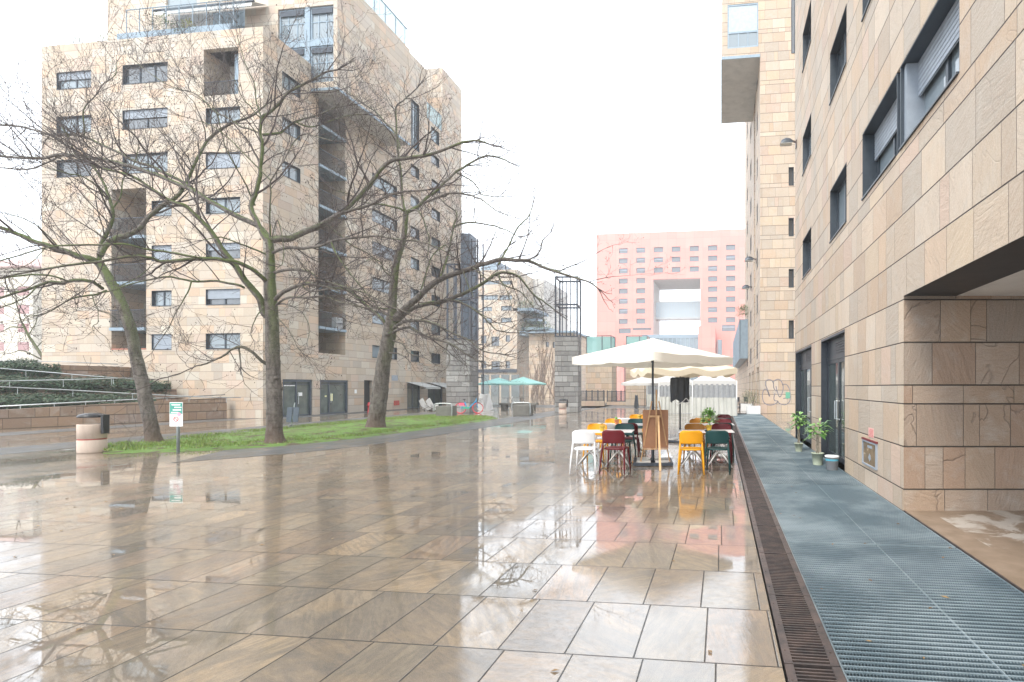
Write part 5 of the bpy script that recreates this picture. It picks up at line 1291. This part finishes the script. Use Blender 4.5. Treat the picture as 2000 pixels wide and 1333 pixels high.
chairs=[('white',1144,10.0,0,'white chair at the near left corner of the left cafe table row'),('burgundy',1203,10.05,0,'burgundy chair nearest the camera, between the white chair and the easel'),
 ('yellow',1163,11.35,1,'nearest yellow chair of the left row, facing the white chair'),('green',1216,11.35,1,'nearest dark green chair of the left row, facing the burgundy chair'),
 ('white',1184,12.0,0,'second white chair of the left row, behind the nearest yellow one'),('burgundy',1229,12.0,0,'second burgundy chair, half hidden by the easel board'),
 ('yellow',1194,13.2,1,'middle yellow chair of the left row, by the cactus pot'),('green',1241,13.2,1,'second dark green chair, just left of the easel board'),
 ('white',1221,13.95,0,'farthest white chair of the left row'),('yellow',1243,15.3,1,'farthest yellow chair of the left row, beside the yellow pot'),
 ('yellow',1350,9.95,0,'bright yellow chair nearest the camera, right of the easel'),('green',1402,9.98,0,'dark green chair nearest the drain, beside the bright yellow one'),
 ('orange',1356,11.35,1,'ochre chair facing the bright yellow chair'),('burgundy',1408,11.35,1,'burgundy chair facing the nearest dark green chair'),
 ('orange',1364,13.2,1,'second ochre chair of the right row, behind the white table'),('green',1411,12.1,0,'second dark green chair of the right row by the drain'),
 ('burgundy',1411,13.2,1,'middle burgundy chair of the right row, right of the leafy pot'),('green',1413,13.95,0,'farthest dark green chair of the right row'),('orange',1372,14.0,0,'farthest ochre chair of the right row, behind the leafy pot'),('burgundy',1414,15.3,1,'farthest burgundy chair of the right row')]
for i,(c_,px,D,fl,lab) in enumerate(chairs):
    x,y=P2(px,D); chair(c_,x,y,(math.pi if fl else 0)+rad([3,-4,2,-2,5][i%5]),lab)
# tables
M_TOP=pm('white_table_top',(.58,.58,.57),.35,var=.04,coat=.3); M_LEG=pm('brushed_grey_table_leg',(.42,.41,.40),.4,.5,var=.1)
def table(px,D,label):
    x,y=P2(px,D); t=thing('cafe_table',label,'table',(x,y,0),rad(4),'square cafe tables on pedestal feet')
    MB().box(-.30,.30,-.30,.30,.728,.745).obj('table_top',M_TOP,t,bevel=.006)
    MB().tube([(0,0,.26),(0,0,.728)],.028,12).box(-.12,.12,-.12,.12,.715,.7275).obj('column',M_LEG,t)
    for a_ in (45,135,225,315): 
        c_,s_=math.cos(rad(a_)),math.sin(rad(a_)); MB().tube([(0,0,.30),(c_*.10,s_*.10,.26),(c_*.36,s_*.36,.02)],[.022,.022,.014],8).obj('foot',M_LEG,t,True)
for px,D,lab in ((1153,10.65,'white square table between the nearest white and yellow chairs'),(1209,10.7,'white square table between the nearest burgundy and green chairs on the left'),(1188,12.6,'white square table under the small cactus pot'),(1235,12.6,'white square table left of the easel board, second row'),(1232,14.6,'white square table farthest back in the left row'),
                 (1354,10.65,'white square table behind the bright yellow chair'),(1404,10.68,'white square table behind the nearest green chair by the drain'),(1362,12.65,'white square table in the middle of the right row, left side'),(1409,12.65,'white square table in the middle of the right row, by the drain'),(1368,14.6,'white square table farthest back in the right row')): table(px,D,lab)
def pot(name,label,cat,x,y,z,r0,r1,h,mat,group=None):
    t=thing(name,label,cat,(x,y,z),0,group); MB().lathe([(r0,0),(r1,h),(r1*1.08,h),(r1*1.08,h+.015),(r1*.92,h+.015),(r1*.88,h*.8),(.001,h*.8)],20,cap=False).obj('pot',mat,t,True); return t
M_TERR=pm('terracotta_pot',(.60,.20,.07),.6); M_YPOT=pm('yellow_pot',(.70,.45,.05),.4); M_GPOT=pm('sage_green_pot',(.52,.58,.44),.5,var=.1,dirt=.3)
GL=leafmat('glossy_leaves',[(.05,.12,.03),(.10,.24,.05),(.20,.38,.09),(.30,.46,.16)],.3)
for (px,D,lab,mm,kind) in ((1176,10.6,'small yellow pot with low brown plant on the nearest left table',M_YPOT,0),(1204.5,12.6,'small terracotta pot with a cactus on the second left table',M_TERR,1),(1249,14.5,'small yellow-orange pot on the farthest left table',M_YPOT,0),(1385,10.75,'yellow pot with a bushy green plant on the nearest right table',M_YPOT,2),(1386,14.5,'small terracotta pot with a dry plant on the farthest right table',M_TERR,0)):
    x,y=P2(px,D); t=pot('potted_plant',lab,'potted plant',x,y,.746,.045,.06,.10,mm,'pots on the cafe tables'); m=MB()
    if kind==0: bush(m,(0,0,.11),.05,60,.035,.015,rg)
    if kind==1: m.lathe([(.03,.08),(.036,.12),(.03,.16),(.01,.18)],10,(-.015,0,0)).lathe([(.02,.08),(.024,.11),(.01,.14)],8,(.03,0,0))
    if kind==2: bush(m,(-.01,0,.26),.17,420,.075,.04,rg)
    m.obj('foliage',GL if kind else M_OLIVE,t)

# parasols
def canvas(name,col):
    if name in MATS: return MATS[name]
    a=NT(name); co=a.obj(); c=a.mix(a.noise(co,2,4),[x*.95 for x in col],col); b=a.n('ShaderNodeBsdfDiffuse'); a.put(b.inputs[0],c); tr=a.n('ShaderNodeBsdfTranslucent'); a.put(tr.inputs[0],c); m=a.n('ShaderNodeMixShader'); m.inputs[0].default_value=.2
    bn=a.bump(a.noise(co,3,4),.25,.02); a.put(b.inputs['Normal'],bn)
    a.t.links.new(b.outputs[0],m.inputs[1]); a.t.links.new(tr.outputs[0],m.inputs[2]); a.t.links.new(m.outputs[0],a.out.inputs[0]); MATS[name]=a.m; return a.m
CREAM2=canvas('cream_canvas_darker',(.78,.69,.54)); CREAMC_=canvas('cream_canvas',(.84,.80,.72)); TURQ=canvas('turquoise_canvas',(.36,.62,.58)); WCANV=canvas('white_tent_cloth',(.62,.61,.59))
def parasol(label,x,y,rz,half,zE,zP,mat,polem,ribs=8,val=.17,group='open square parasols',pole_r=.024,base=True,zb=0,round_=False,sag=.022):
    t=thing('parasol',label,'parasol',(x,y,0),rz,group); m=MB(); n=64; K=10
    def edge(a_):
        if round_: return half*(1-.03*math.cos(ribs*a_)*1),0
        c_,s_=abs(math.cos(a_)),abs(math.sin(a_)); d=half/(c_+s_)   # square turned so that its corners lie on the axes
        return d,0
    for k in range(K+1):
        f=k/K
        for j in range(n):
            a_=2*math.pi*j/n; d,_=edge(a_); ph=(a_/(2*math.pi)*ribs)%1; sg=math.sin(math.pi*ph)**2*sag*f*f
            z=zP+(zE-zP)*(f**.93)-sg; m.v.append((math.cos(a_)*d*f,math.sin(a_)*d*f,z))
    for k in range(K):
        for j in range(n): m.f.append((k*n+j,k*n+(j+1)%n,(k+1)*n+(j+1)%n,(k+1)*n+j))
    cn=m.obj('canopy',mat,t,True)
    if val:
        m=MB()
        for j in range(n+1):
            a_=2*math.pi*(j%n)/n; d,_=edge(a_); ph=(a_/(2*math.pi)*ribs)%1; sg=math.sin(math.pi*ph)**2*sag; drop=val*(.90+.10*abs(math.sin(math.pi*ph*2)))
            m.v+= [(math.cos(a_)*d*1.003,math.sin(a_)*d*1.003,zE-sg+.003),(math.cos(a_)*d*1.0,math.sin(a_)*d*1.0,zE-sg-drop)]
        for j in range(n): m.f.append((2*j,2*j+2,2*j+3,2*j+1))
        m.obj('valance',mat,cn,True)
    MB().tube([(0,0,.04+zb),(0,0,zP-.02)],pole_r,12).obj('pole',polem,t,True)
    m=MB().lathe([(.05,zE-.05),(.05,zE+.04),(.03,zE+.06)],12)
    m.obj('hub',polem,t,True)
    for j in range(ribs):
        a_=2*math.pi*j/ribs; d,_=edge(a_); c_,s_=math.cos(a_),math.sin(a_); zm=zP+(zE-zP)*.5**.93
        rb=MB().tube([(c_*.03,s_*.03,zP-.06),(c_*d*.5,s_*d*.5,zm-.035),(c_*d*.985,s_*d*.985,zE-.03)],.010,6).tube([(c_*.04,s_*.04,zE-.03),(c_*d*.5,s_*d*.5,zm-.05)],.008,6); rb.obj('rib',polem,t)
    if base:
        m=MB().box(-.42,.42,-.42,-.36,.012,.07).box(-.42,.42,.36,.42,.012,.07).box(-.42,-.36,-.36,.36,.012,.07).box(.36,.42,-.36,.36,.012,.07).tube([(0,0,0.02),(0,0,.42)],.034,12).beam((-.4,-.4,.06),(.4,.4,.06),.05,.03).beam((-.4,.4,.062),(.4,-.4,.062),.05,.03)
        b=m.obj('base',M_METAL,t)
        for sx in (-1,1):
            for sy in (-1,1): MB().box(min(sx*.05,sx*.35),max(sx*.05,sx*.35),min(sy*.05,sy*.35),max(sy*.05,sy*.35),.025,.085).obj('ballast_slab',pm('pale_ballast_slab',(.42,.41,.39),.7,var=.1,dirt=.3),b,bevel=.006)
    return t
x,y=P2(1275,11.1); parasol('big cream square parasol nearest the camera, over the wooden easel',x,y,YAW+rad(2),1.74,2.30,2.72,CREAMC_,M_METAL)
x,y=P2(1322,15.6); parasol('second cream parasol behind the first, with a dark cloth tied to its pole',x+.1,y,rad(-24),1.85,2.20,2.74,CREAM2,M_METAL,sag=.10)
x,y=P2(1276,36); parasol('small white parasol far back by the stained stone wall',x-.6,y,rad(20),1.7,1.95,2.45,WCANV,M_METAL,base=False,group='small far parasols')
for px,D,lab in ((974,50,'turquoise parasol on the left, by the white deck chair'),(1022,46,'turquoise parasol on the right, in front of the creeper wall')):
    x,y=P2(px,D); parasol(lab,x,y,.3,2.05,2.0,2.6,TURQ,M_WHITE,8,.12,'turquoise cafe parasols',.04,False,0,True)
# dark cloth tied round the second pole
x,y=P2(1328,15.5); t=thing('dark_cloth','dark grey folded cloth hanging on the second parasol pole','cloth',(x,y,1.2),0)
m=MB(); n=48
for k in range(9):
    f=k/8
    for j in range(n):
        a_=2*math.pi*j/n; r=(.255+.03*math.sin(a_*9)+.015*math.sin(a_*17+f*3))*(1+.06*f) ; m.v.append((math.cos(a_)*r,math.sin(a_)*r*.45,.74-.70*f+(.05*math.sin(a_*3+1) if k==8 else 0)+(.02*math.sin(a_*4) if k==0 else 0)))
for k in range(8):
    for j in range(n): m.f.append((k*n+j,k*n+(j+1)%n,(k+1)*n+(j+1)%n,(k+1)*n+j))
m.f.append(tuple(range(n)))
m.obj('folds',pm('charcoal_fabric',(.045,.05,.058),.85,var=.2,scale=4,bump=.3),t,True)
MB().tube(smoothpath([(-.15,-.15,.05),(-.05,-.2,-.05),(.1,-.18,.02),(.2,-.15,.12),(.28,-.1,.0),(.2,-.2,-.06)],4),.012,6).obj('white_cord',M_WHITE,t)

# easel with brown board
x,y=P2(1280,10.75); t=thing('easel','wooden painter easel with a brown board, seen from behind, under the first parasol','easel',(x,y,0),YAW+rad(3))
WD=pm('pale_easel_wood',(.42,.25,.12),.55,var=.2,scale=9); WB=pm('brown_board',(.27,.13,.065),.6,var=.15,scale=3,bump=.1)
MB().box(-.265,.275,.05,.075,.37,1.175).box(-.265,.275,.045,.05,.76,.775).obj('board',WB,t)
for sx in (-1,1): MB().beam((sx*.32,.10,0),(sx*.075,.02,1.36),.05,.025).obj('leg',WD,t)
MB().beam((.07,-.62,0),(.06,-.02,1.05),.04,.025).obj('rear_leg',pm('light_new_wood',(.58,.36,.18),.5,var=.15,scale=9),t)
MB().beam((.02,.03,.35),(.02,.0,1.60),.07,.03).obj('mast',WD,t)
MB().box(-.24,.26,.02,.045,.34,.365).box(-.12,.12,-.01,.02,1.02,1.06).obj('crossbar',WD,t)

# white market tents
def tent(label,px0,px1,D,zE,zP,walls,grp='white market tents'):
    x0,y0=P2(px0,D); x1,y1=P2(px1,D); w=math.hypot(x1-x0,y1-y0)/2; t=thing('market_tent',label,'tent',((x0+x1)/2,(y0+y1)/2+w,0),YAW*.5,grp)
    m=MB(); 
    for s in range(4):
        a_=[(-w,-w),(w,-w),(w,w),(-w,w)][s]; b=[(w,-w),(w,w),(-w,w),(-w,-w)][s]
        n=6
        for i in range(n):
            f0=i/n; f1=(i+1)/n; z=lambda f: zE+(zP-zE)*(f**1.25)
            q=lambda p,f:(p[0]*(1-f),p[1]*(1-f),z(f)); m.quad(q(a_,f0),q(b,f0),q(b,f1),q(a_,f1))
        m.quad((a_[0],a_[1],zE),(b[0],b[1],zE),(b[0]*1.002,b[1]*1.002,zE-.28),(a_[0]*1.002,a_[1]*1.002,zE-.28))
    m.obj('roof',WCANV,t)
    m=MB()
    for a_ in ((-w,-w),(w,-w),(w,w),(-w,w)): m.box(a_[0]-.03,a_[0]+.03,a_[1]-.03,a_[1]+.03,0,zE)
    m.obj('frame',M_WHITE,t)
    if walls:
        m=MB(); n=28
        for i in range(n):
            xa=-w+2*w*i/n; xb=-w+2*w*(i+1)/n; ya=-w+.04*math.sin(i*1.9); yb=-w+.04*math.sin((i+1)*1.9); m.quad((xa,ya,1.05),(xb,yb,1.05),(xb,yb,zE-.2),(xa,ya,zE-.2))
        m.obj('side_wall',pm('grey_tent_window',(.27,.28,.29),.5,var=.1),t)
        m=MB()
        for i in range(n):
            xa=-w+2*w*i/n; xb=-w+2*w*(i+1)/n; ya=-w-.02+.05*math.sin(i*2.3); yb=-w-.02+.05*math.sin((i+1)*2.3); m.quad((xa,ya-.5,0.01),(xb,yb-.5,0.01),(xb,yb,1.05),(xa,ya,1.05))
        m.obj('skirt',pm('stained_tent_skirt',(.36,.36,.33),.8,var=.1,scale=1.5,dirt=.3),t)
tent('white market tent with a pointed roof and grey side window, left of the tarpaulin',1285,1352,33,2.0,3.35,True)
tent('white market tent on the right, with a long grey window and pleated skirt',1350,1436,30,2.05,2.95,True)
tent('white market tent just behind the small white parasol, peak hidden',1262,1312,44,2.1,3.2,True)
t=thing('sandwich_board','dark folding board standing open before the stained stone wall','board',(*P2(1243,40),0),.5)
for s in (-1,1): MB().beam((0,s*.32,0),(0,s*.03,1.0),.5,.03,(1,0,0)).obj('panel',M_METAL,t)

# bin, signpost and small things by the lawn
def litter_bin(label,p,r,h,lid=True):
    t=thing('litter_bin',label,'bin',tuple(p),YAW,'round stone litter bins')
    MB().lathe([(r*.97,0),(r*1.0,.03),(r*.99,h*.44),(r*.95,h*.45),(r*.95,h*.50),(r*.99,h*.51),(r*1.0,h-.02),(r*.97,h),(r*.78,h),(r*.76,h-.25)],32).obj('body',pm('stained_pink_stone',(.52,.42,.35),.75,var=.12,scale=3,bump=.3,dirt=.5),t,True)
    MB().lathe([(r*.956,h*.452),(r*.962,h*.475),(r*.956,h*.498)],32,cap=False).obj('red_groove',pm('reddish_groove',(.35,.10,.08),.8),t)
    if lid:
        MB().lathe([(.001,h+.28),(r*.5,h+.275),(r*.9,h+.235),(r*1.0,h+.20),(r*.98,h+.17),(r*.9,h+.18),(.001,h+.2)],32,cap=False).obj('lid',M_BLACK,t,True)
        MB().beam((r*.75,0,h+.215),(r*1.28,0,h+.215),.16,.05).beam((r*1.22,0,h+.24),(r*1.22,0,h-.24),.16,.07).obj('lid_bracket',M_BLACK,t,bevel=.012)
litter_bin('round stone litter bin with a black lid, in front of the ramp wall',G(180,884),.27,.72)
litter_bin('round stone litter bin without a visible bracket, before the lone framed pillar',G(1099,809),.24,.66)
p=G(348,884); t=thing('signpost','small green and white park sign on a grey post at the lawn edge','sign',tuple(p),YAW)
D=(p.x*-SN+p.y*CS); hp=lambda py: CAM_H-(py-757)*D/1000
MB().tube([(0,0,-.02),(0,0,hp(790))],.035,12).obj('post',pm('grey_painted_post',(.22,.25,.25),.5,.3),t,True)
z0,z1=hp(833),hp(786); w=.165; pl=MB().box(-w-.01,w-.01,-.045,-.036,z0,z1).obj('panel',M_WHITE,t)
TG=pm('teal_print',(.05,.30,.24),.5); RP=pm('red_print',(.55,.08,.08),.6); hh=z1-z0
m=MB().box(-w,w-.02,-.048,-.0455,z1-hh*.48,z1-.02); m.obj('green_field',TG,pl)
m=MB()
for i,(a_,b) in enumerate(((-.12,.10),(-.05,.13),(-.09,.12),(-.13,.05))): m.box(a_,b,-.051,-.0485,z1-.08-i*.065,z1-.05-i*.065)
m.box(-.10,.11,-.049,-.0455,z0+.05,z0+.058).box(-.08,.09,-.049,-.0455,z0+.08,z0+.088); m.obj('printed_lines',M_WHITE,pl)
m=MB(); zc=z0+hh*.30
k=len(m.v)
MB().torus((-.01,-.05,zc),.055,.008,'y',24,6).beam((-.05,-.05,zc+.04),(.03,-.05,zc-.04),.004,.012).obj('prohibition_symbol',RP,pl)
MB().lathe([(.001,0),(.05,.001)],16,(0,0,0),False).obj('pink_sticker',pm('pink_sticker',(.75,.35,.45),.5),pl).matrix_local=Matrix.Translation((.07,-.0525,z0+hh*.50))@Matrix.Rotation(rad(90),4,'X')
# leaning dark double panel
p=G(568,838); t=thing('leaning_sign','dark double panel on a leaning thin post behind the middle tree','sign',tuple(p),YAW)
D=(p.x*-SN+p.y*CS); sc=D/1000
MB().tube([(0,0,.05),(8*sc,0,51*sc)],.022,8).obj('post',M_STEEL,t)
MB().lathe([(.18,0),(.16,.04),(.05,.13),(.03,.16)],20).obj('base',M_BLACK,t)
for a_,b in ((-8,2.5),(4,15)): 
    MB().quad((a_*sc,-.03,13*sc),(b*sc,-.05,13*sc),((b+3)*sc,-.05,42*sc),((a_+2)*sc,-.03,42*sc)).quad((a_*sc,.0,13*sc),(b*sc,-.02,13*sc),((b+3)*sc,-.02,42*sc),((a_+2)*sc,.0,42*sc)).obj('panel',M_LINING,t)
t=thing('fire_hydrant','small red hydrant pillar between the glass shop front and the dark doorway','hydrant',(-23.0,31.2,0)); RD=pm('red_hydrant_paint',(.50,.03,.04),.4)
MB().lathe([(.10,0),(.11,.04),(.07,.06),(.07,.42),(.10,.44),(.10,.50),(.075,.52),(.075,.60),(.04,.66),(.02,.68)],16).obj('body',RD,t,True); MB().tube([(-.13,0,.47),(.13,0,.47)],.035,10).obj('outlet',RD,t)
# concrete blocks with steel hoops
def block(label,p,w,d,h,hoop):
    t=thing('concrete_block',label,'block',tuple(p),YAW,'concrete blocks with steel hoops'); MB().box(-w/2,w/2,0,d,0,h).obj('body',M_CONC,t,bevel=.02)
    MB().tube(smoothpath([(w/2+.05,-.05,0),(w/2+.05,-.05,h+.02),(w/2-.08,-.05,h+.14),(-w/2+.08,-.05,h+.14),(-w/2-.05,-.05,h+.02),(-w/2-.05,-.05,h*.6)],3),.035,8).obj('hoop',M_RAIL,t,True)
block('concrete block with a steel hoop at the end of the lawn, left of the bicycle',G(866,816),.85,.8,.62,1)
block('concrete block with a steel hoop, right of the white board, in the open plaza',G(1018,813),.95,.9,.62,1)
MB_=thing('stone_bench','low dark stone bench behind the right concrete block','bench',tuple(G(1005,802)),YAW); MB().box(-1.1,1.6,0,.5,.38,.52).obj('seat',M_CONC,MB_); MB().box(-1.0,-.6,.05,.45,0,.377).box(1.0,1.4,.05,.45,0,.377).obj('support',M_CONC,MB_)
# bicycle
p=(G(905,808)+G(928,808))/2; t=thing('bicycle','blue rental bicycle with red wheels, parked by the left stone pillar','bicycle',(p.x,p.y,0),YAW+rad(6))
BL=pm('bright_blue_paint',(.01,.28,.55),.3,coat=.5); RW_=pm('red_wheel_paint',(.70,.05,.07),.4); 
for x,nm in ((-.53,0),(.53,1)):
    w_=MB().torus((x,0,.34),.315,.02,'y',30,8).obj('wheel',RW_,t,True); MB().torus((x,0,.34),.335,.014,'y',30,6).obj('tyre',pm('dark_tyre',(.25,.03,.04),.7),w_,True)
    m=MB()
    for i in range(12): a_=i*math.pi/6; m.tube([(x,0,.34),(x+math.cos(a_)*.3,0,.34+math.sin(a_)*.3)],.004,4)
    m.lathe([(.04,-.03),(.04,.03)],10,(x,0,.34)); m.obj('spokes',M_STEEL,w_)
m=MB().tube(smoothpath([(.42,0,.80),(.25,0,.62),(.05,0,.42),(-.03,0,.33),(-.15,0,.36),(-.22,0,.55),(-.27,0,.72)],4),[.035]*25,8).tube([(.42,0,.95),(.44,0,.7),(.53,0,.34)],.022,8).tube([(-.08,0,.34),(-.53,0,.34)],.025,8).tube([(-.24,0,.62),(-.53,0,.34)],.014,8)
m.obj('frame',BL,t,True)
MB().tube([(-.27,0,.72),(-.30,0,.86)],.014,8).lathe([(.001,-.02),(.09,0),(.1,.03),(.001,.05)],12,(-.32,0,.87)).obj('saddle',M_BLACK,t,True)
MB().tube([(.30,-.28,1.05),(.40,-.2,1.06),(.42,0,.98),(.40,.2,1.06),(.30,.28,1.05)],.014,8).obj('handlebar',M_BLACK,t,True)
m=MB().box(.50,.78,-.17,.17,.70,.72)
for zz in (.78,.85,.92): m.box(.48,.80,-.19,-.18,zz,zz+.012).box(.48,.80,.18,.19,zz,zz+.012).box(.48,.49,-.18,.18,zz,zz+.012).box(.79,.80,-.18,.18,zz,zz+.012)
for i in range(8): m.box(.49+i*.043,.496+i*.043,-.19,-.185,.72,.93)
m.obj('basket',M_BLACK,t)
rf=MB()
for i in range(10):
    a0,a1=rad(20+i*15),rad(35+i*15); r=.375; rf.quad((-.53+math.cos(a0)*r,-.04,.34+math.sin(a0)*r),(-.53+math.cos(a1)*r,-.04,.34+math.sin(a1)*r),(-.53+math.cos(a1)*r,.04,.34+math.sin(a1)*r),(-.53+math.cos(a0)*r,.04,.34+math.sin(a0)*r))
rf.box(-.62,-.30,-.035,.035,.5,.66); rf.obj('rear_fender',pm('pink_red_panel',(.75,.12,.2),.4),t); MB().box(-.38,.02,-.05,-.035,.30,.42).obj('chain_guard',pm('green_guard',(.05,.35,.22),.4),t)
# white boards and deck chairs by the cafe
t=thing('white_board','white folding advertising board right of the bicycle','board',tuple(G(947,802)),.4)
for s in (-1,1): MB().beam((s*.30,0,0),(s*.04,0,1.15),.6,.03,(0,1,0)).obj('panel',M_WHITE,t)
def deck(label,p,rz,s=1):
    t=thing('deck_chair',label,'deck chair',tuple(p),rz,'white deck chairs of the cafe'); t.scale=(.72,.72,.72)
    DKC=pm('off_white_deck_cloth',(.5,.5,.49),.7,dirt=.2); MB().beam((-.1,0,.30),(-.62,0,1.12),.04,.55).obj('backrest',DKC,t); MB().beam((-.1,0,.30),(.6,0,.42),.04,.55).obj('seat',DKC,t)
    for sy in (-.28,.28): MB().beam((.55,sy,.0),(-.55,sy,.55),.04,.04).beam((-.5,sy,0),(.5,sy,.4),.04,.04).obj('side_frame',M_CONC,t)
deck('white deck chair nearest the awnings of the left building',G(832,803),rad(-10)); deck('second white deck chair, just right of the first',G(846,803),rad(-6)); deck('white deck chair beneath the turquoise parasols',G(1002,796),rad(100))
for i,(px,lab) in enumerate(((1000,'dark cafe table group under the left turquoise parasol'),(1025,'dark cafe table group under the right turquoise parasol'))):
    x,y=P2(px-8,44); t=thing('cafe_table',lab,'table',(x,y,0),0,'dark far cafe tables'); MB().lathe([(.4,.72),(.4,.75)],16).obj('table_top',M_METAL,t); MB().tube([(0,0,0),(0,0,.72)],.03,8).lathe([(.25,0),(.2,.03)],12).obj('column',M_METAL,t)

# plants by the doors
def doorplant(label,p,h,seed,pr):
    t=pot('potted_plant',label,'potted plant',p.x,p.y,0.002,pr*.78,pr,pr*1.9,M_GPOT,'potted plants by the glass doors'); rr=random.Random(seed); hp_=pr*1.9
    MB().lathe([(pr*.9,hp_*.85),(.001,hp_*.86)],16,cap=False).obj('soil',EARTH,t)
    m=MB(); 
    for s in (0,2.1,4.2):
        pts=[(math.cos(s+k*1.1)*.025,math.sin(s+k*1.1)*.025,hp_*.8+k*(h-hp_)*.09) for k in range(7)]; m.tube(pts,.013,7)
    m.obj('stem',pm('pale_twisted_stem',(.30,.26,.20),.7),t,True)
    m=MB(); ct=Vector((0,0,hp_*.8+(h-hp_)*.62))
    for i in range(64):
        a_=rr.uniform(0,6.28); e=rr.uniform(-.1,.95); q=ct+Vector((math.cos(a_)*.05,math.sin(a_)*.05,rr.uniform(-.12,.14)*h)); d=Vector((math.cos(a_)*.9,math.sin(a_)*.9,e))
        m.tube([q,q+d*.07],.003,3,False); leaf(m,q+d*.07,d,rr.uniform(.14,.24),rr.uniform(.065,.10),.35)
    m.obj('leaves',GL,t)
doorplant('potted plant by the farther glass door, nearest the graffiti wall',G(1560,882),1.15,5,.105)
doorplant('potted plant with a braided stem by the nearer glass door',G(1597,908),1.06,9,.125)
p=G(1625,918); t=thing('bucket','white plastic bucket with a blue and green band, beside the nearer door','bucket',(p.x,p.y,.002))
MB().lathe([(.105,0),(.13,.25),(.138,.25),(.138,.275),(.125,.275),(.1,.02)],24).obj('body',pm('white_plastic',(.86,.86,.84),.4,var=.03),t,True); MB().lathe([(.1285,.185),(.1315,.225)],24,cap=False).obj('blue_band',pm('blue_green_band',(.10,.38,.50),.4),t,True)
MB().lathe([(.001,.29),(.13,.285),(.142,.275),(.142,.262)],24,cap=False).obj('lid',M_WHITE,t,True)
# planters and black chairs at the foot of the second building
for i,(px,py,lab) in enumerate(((1476,809,'pale planter box with an olive shrub at the corner of the graffiti wall'),(1463,803,'pale planter box farther back along the right buildings'))):
    p=G(px,py); t=thing('planter',lab,'planter',(p.x-.15,p.y,0),0,'planter boxes along the right buildings'); MB().box(-.42,.42,-.25,.25,0,.5).obj('box',M_WHITE,t,bevel=.015); m=MB(); bush(m,(0,0,.9),.45,500,.09,.03,rg,1.2); m.obj('shrub',M_OLIVE,t)
    m=MB(); 
    for q in range(6): m.tube([(rg.uniform(-.2,.2),rg.uniform(-.1,.1),.45),(rg.uniform(-.4,.4),rg.uniform(-.2,.2),1.25)],.01,5)
    m.obj('stems',M_TWIG,t)
def bistro(label,px,D,rz):
    x,y=P2(px,D); t=thing('bistro_chair',label,'chair',(x,y,0),rz,'black chairs by the far doors'); MB().box(-.22,.22,-.22,.22,.43,.47).obj('seat',M_BLACK,t); MB().box(-.22,.22,.19,.22,.6,.95).obj('backrest',M_BLACK,t)
    for sx in (-.2,.2):
        for sy in (-.2,.2): MB().tube([(sx,sy,0),(sx,sy,.43 if sy<0 else .95)],.015,6).obj('leg',M_BLACK,t)
bistro('black chair nearest the drain at the far end of the walkway',1437,40,.4); bistro('black chair between the drain and the planters',1445,37,2.2); bistro('black chair tucked against the pale planters',1452,38,-1.0)
# plant spilling over the balcony screen
Bb.part('balcony_plant',(lambda m:(bush(m,(XB-.4,47.9,8.6),.65,500,.22,.06,rg),m)[1])(MB()),leafmat('fresh_green_leaves',[(.06,.13,.03),(.12,.22,.06)]))

# ================================================================ AIR
a=NT('haze'); v=a.n('ShaderNodeVolumePrincipled'); v.inputs['Color'].default_value=(.93,.96,1,1); v.inputs['Density'].default_value=.0012; v.inputs['Anisotropy'].default_value=.2
a.t.links.new(v.outputs[0],a.out.inputs['Volume'])
hz=MB().box(-410,410,-70,410,-1.4,62).obj('haze',a.m); hz['kind']='stuff'
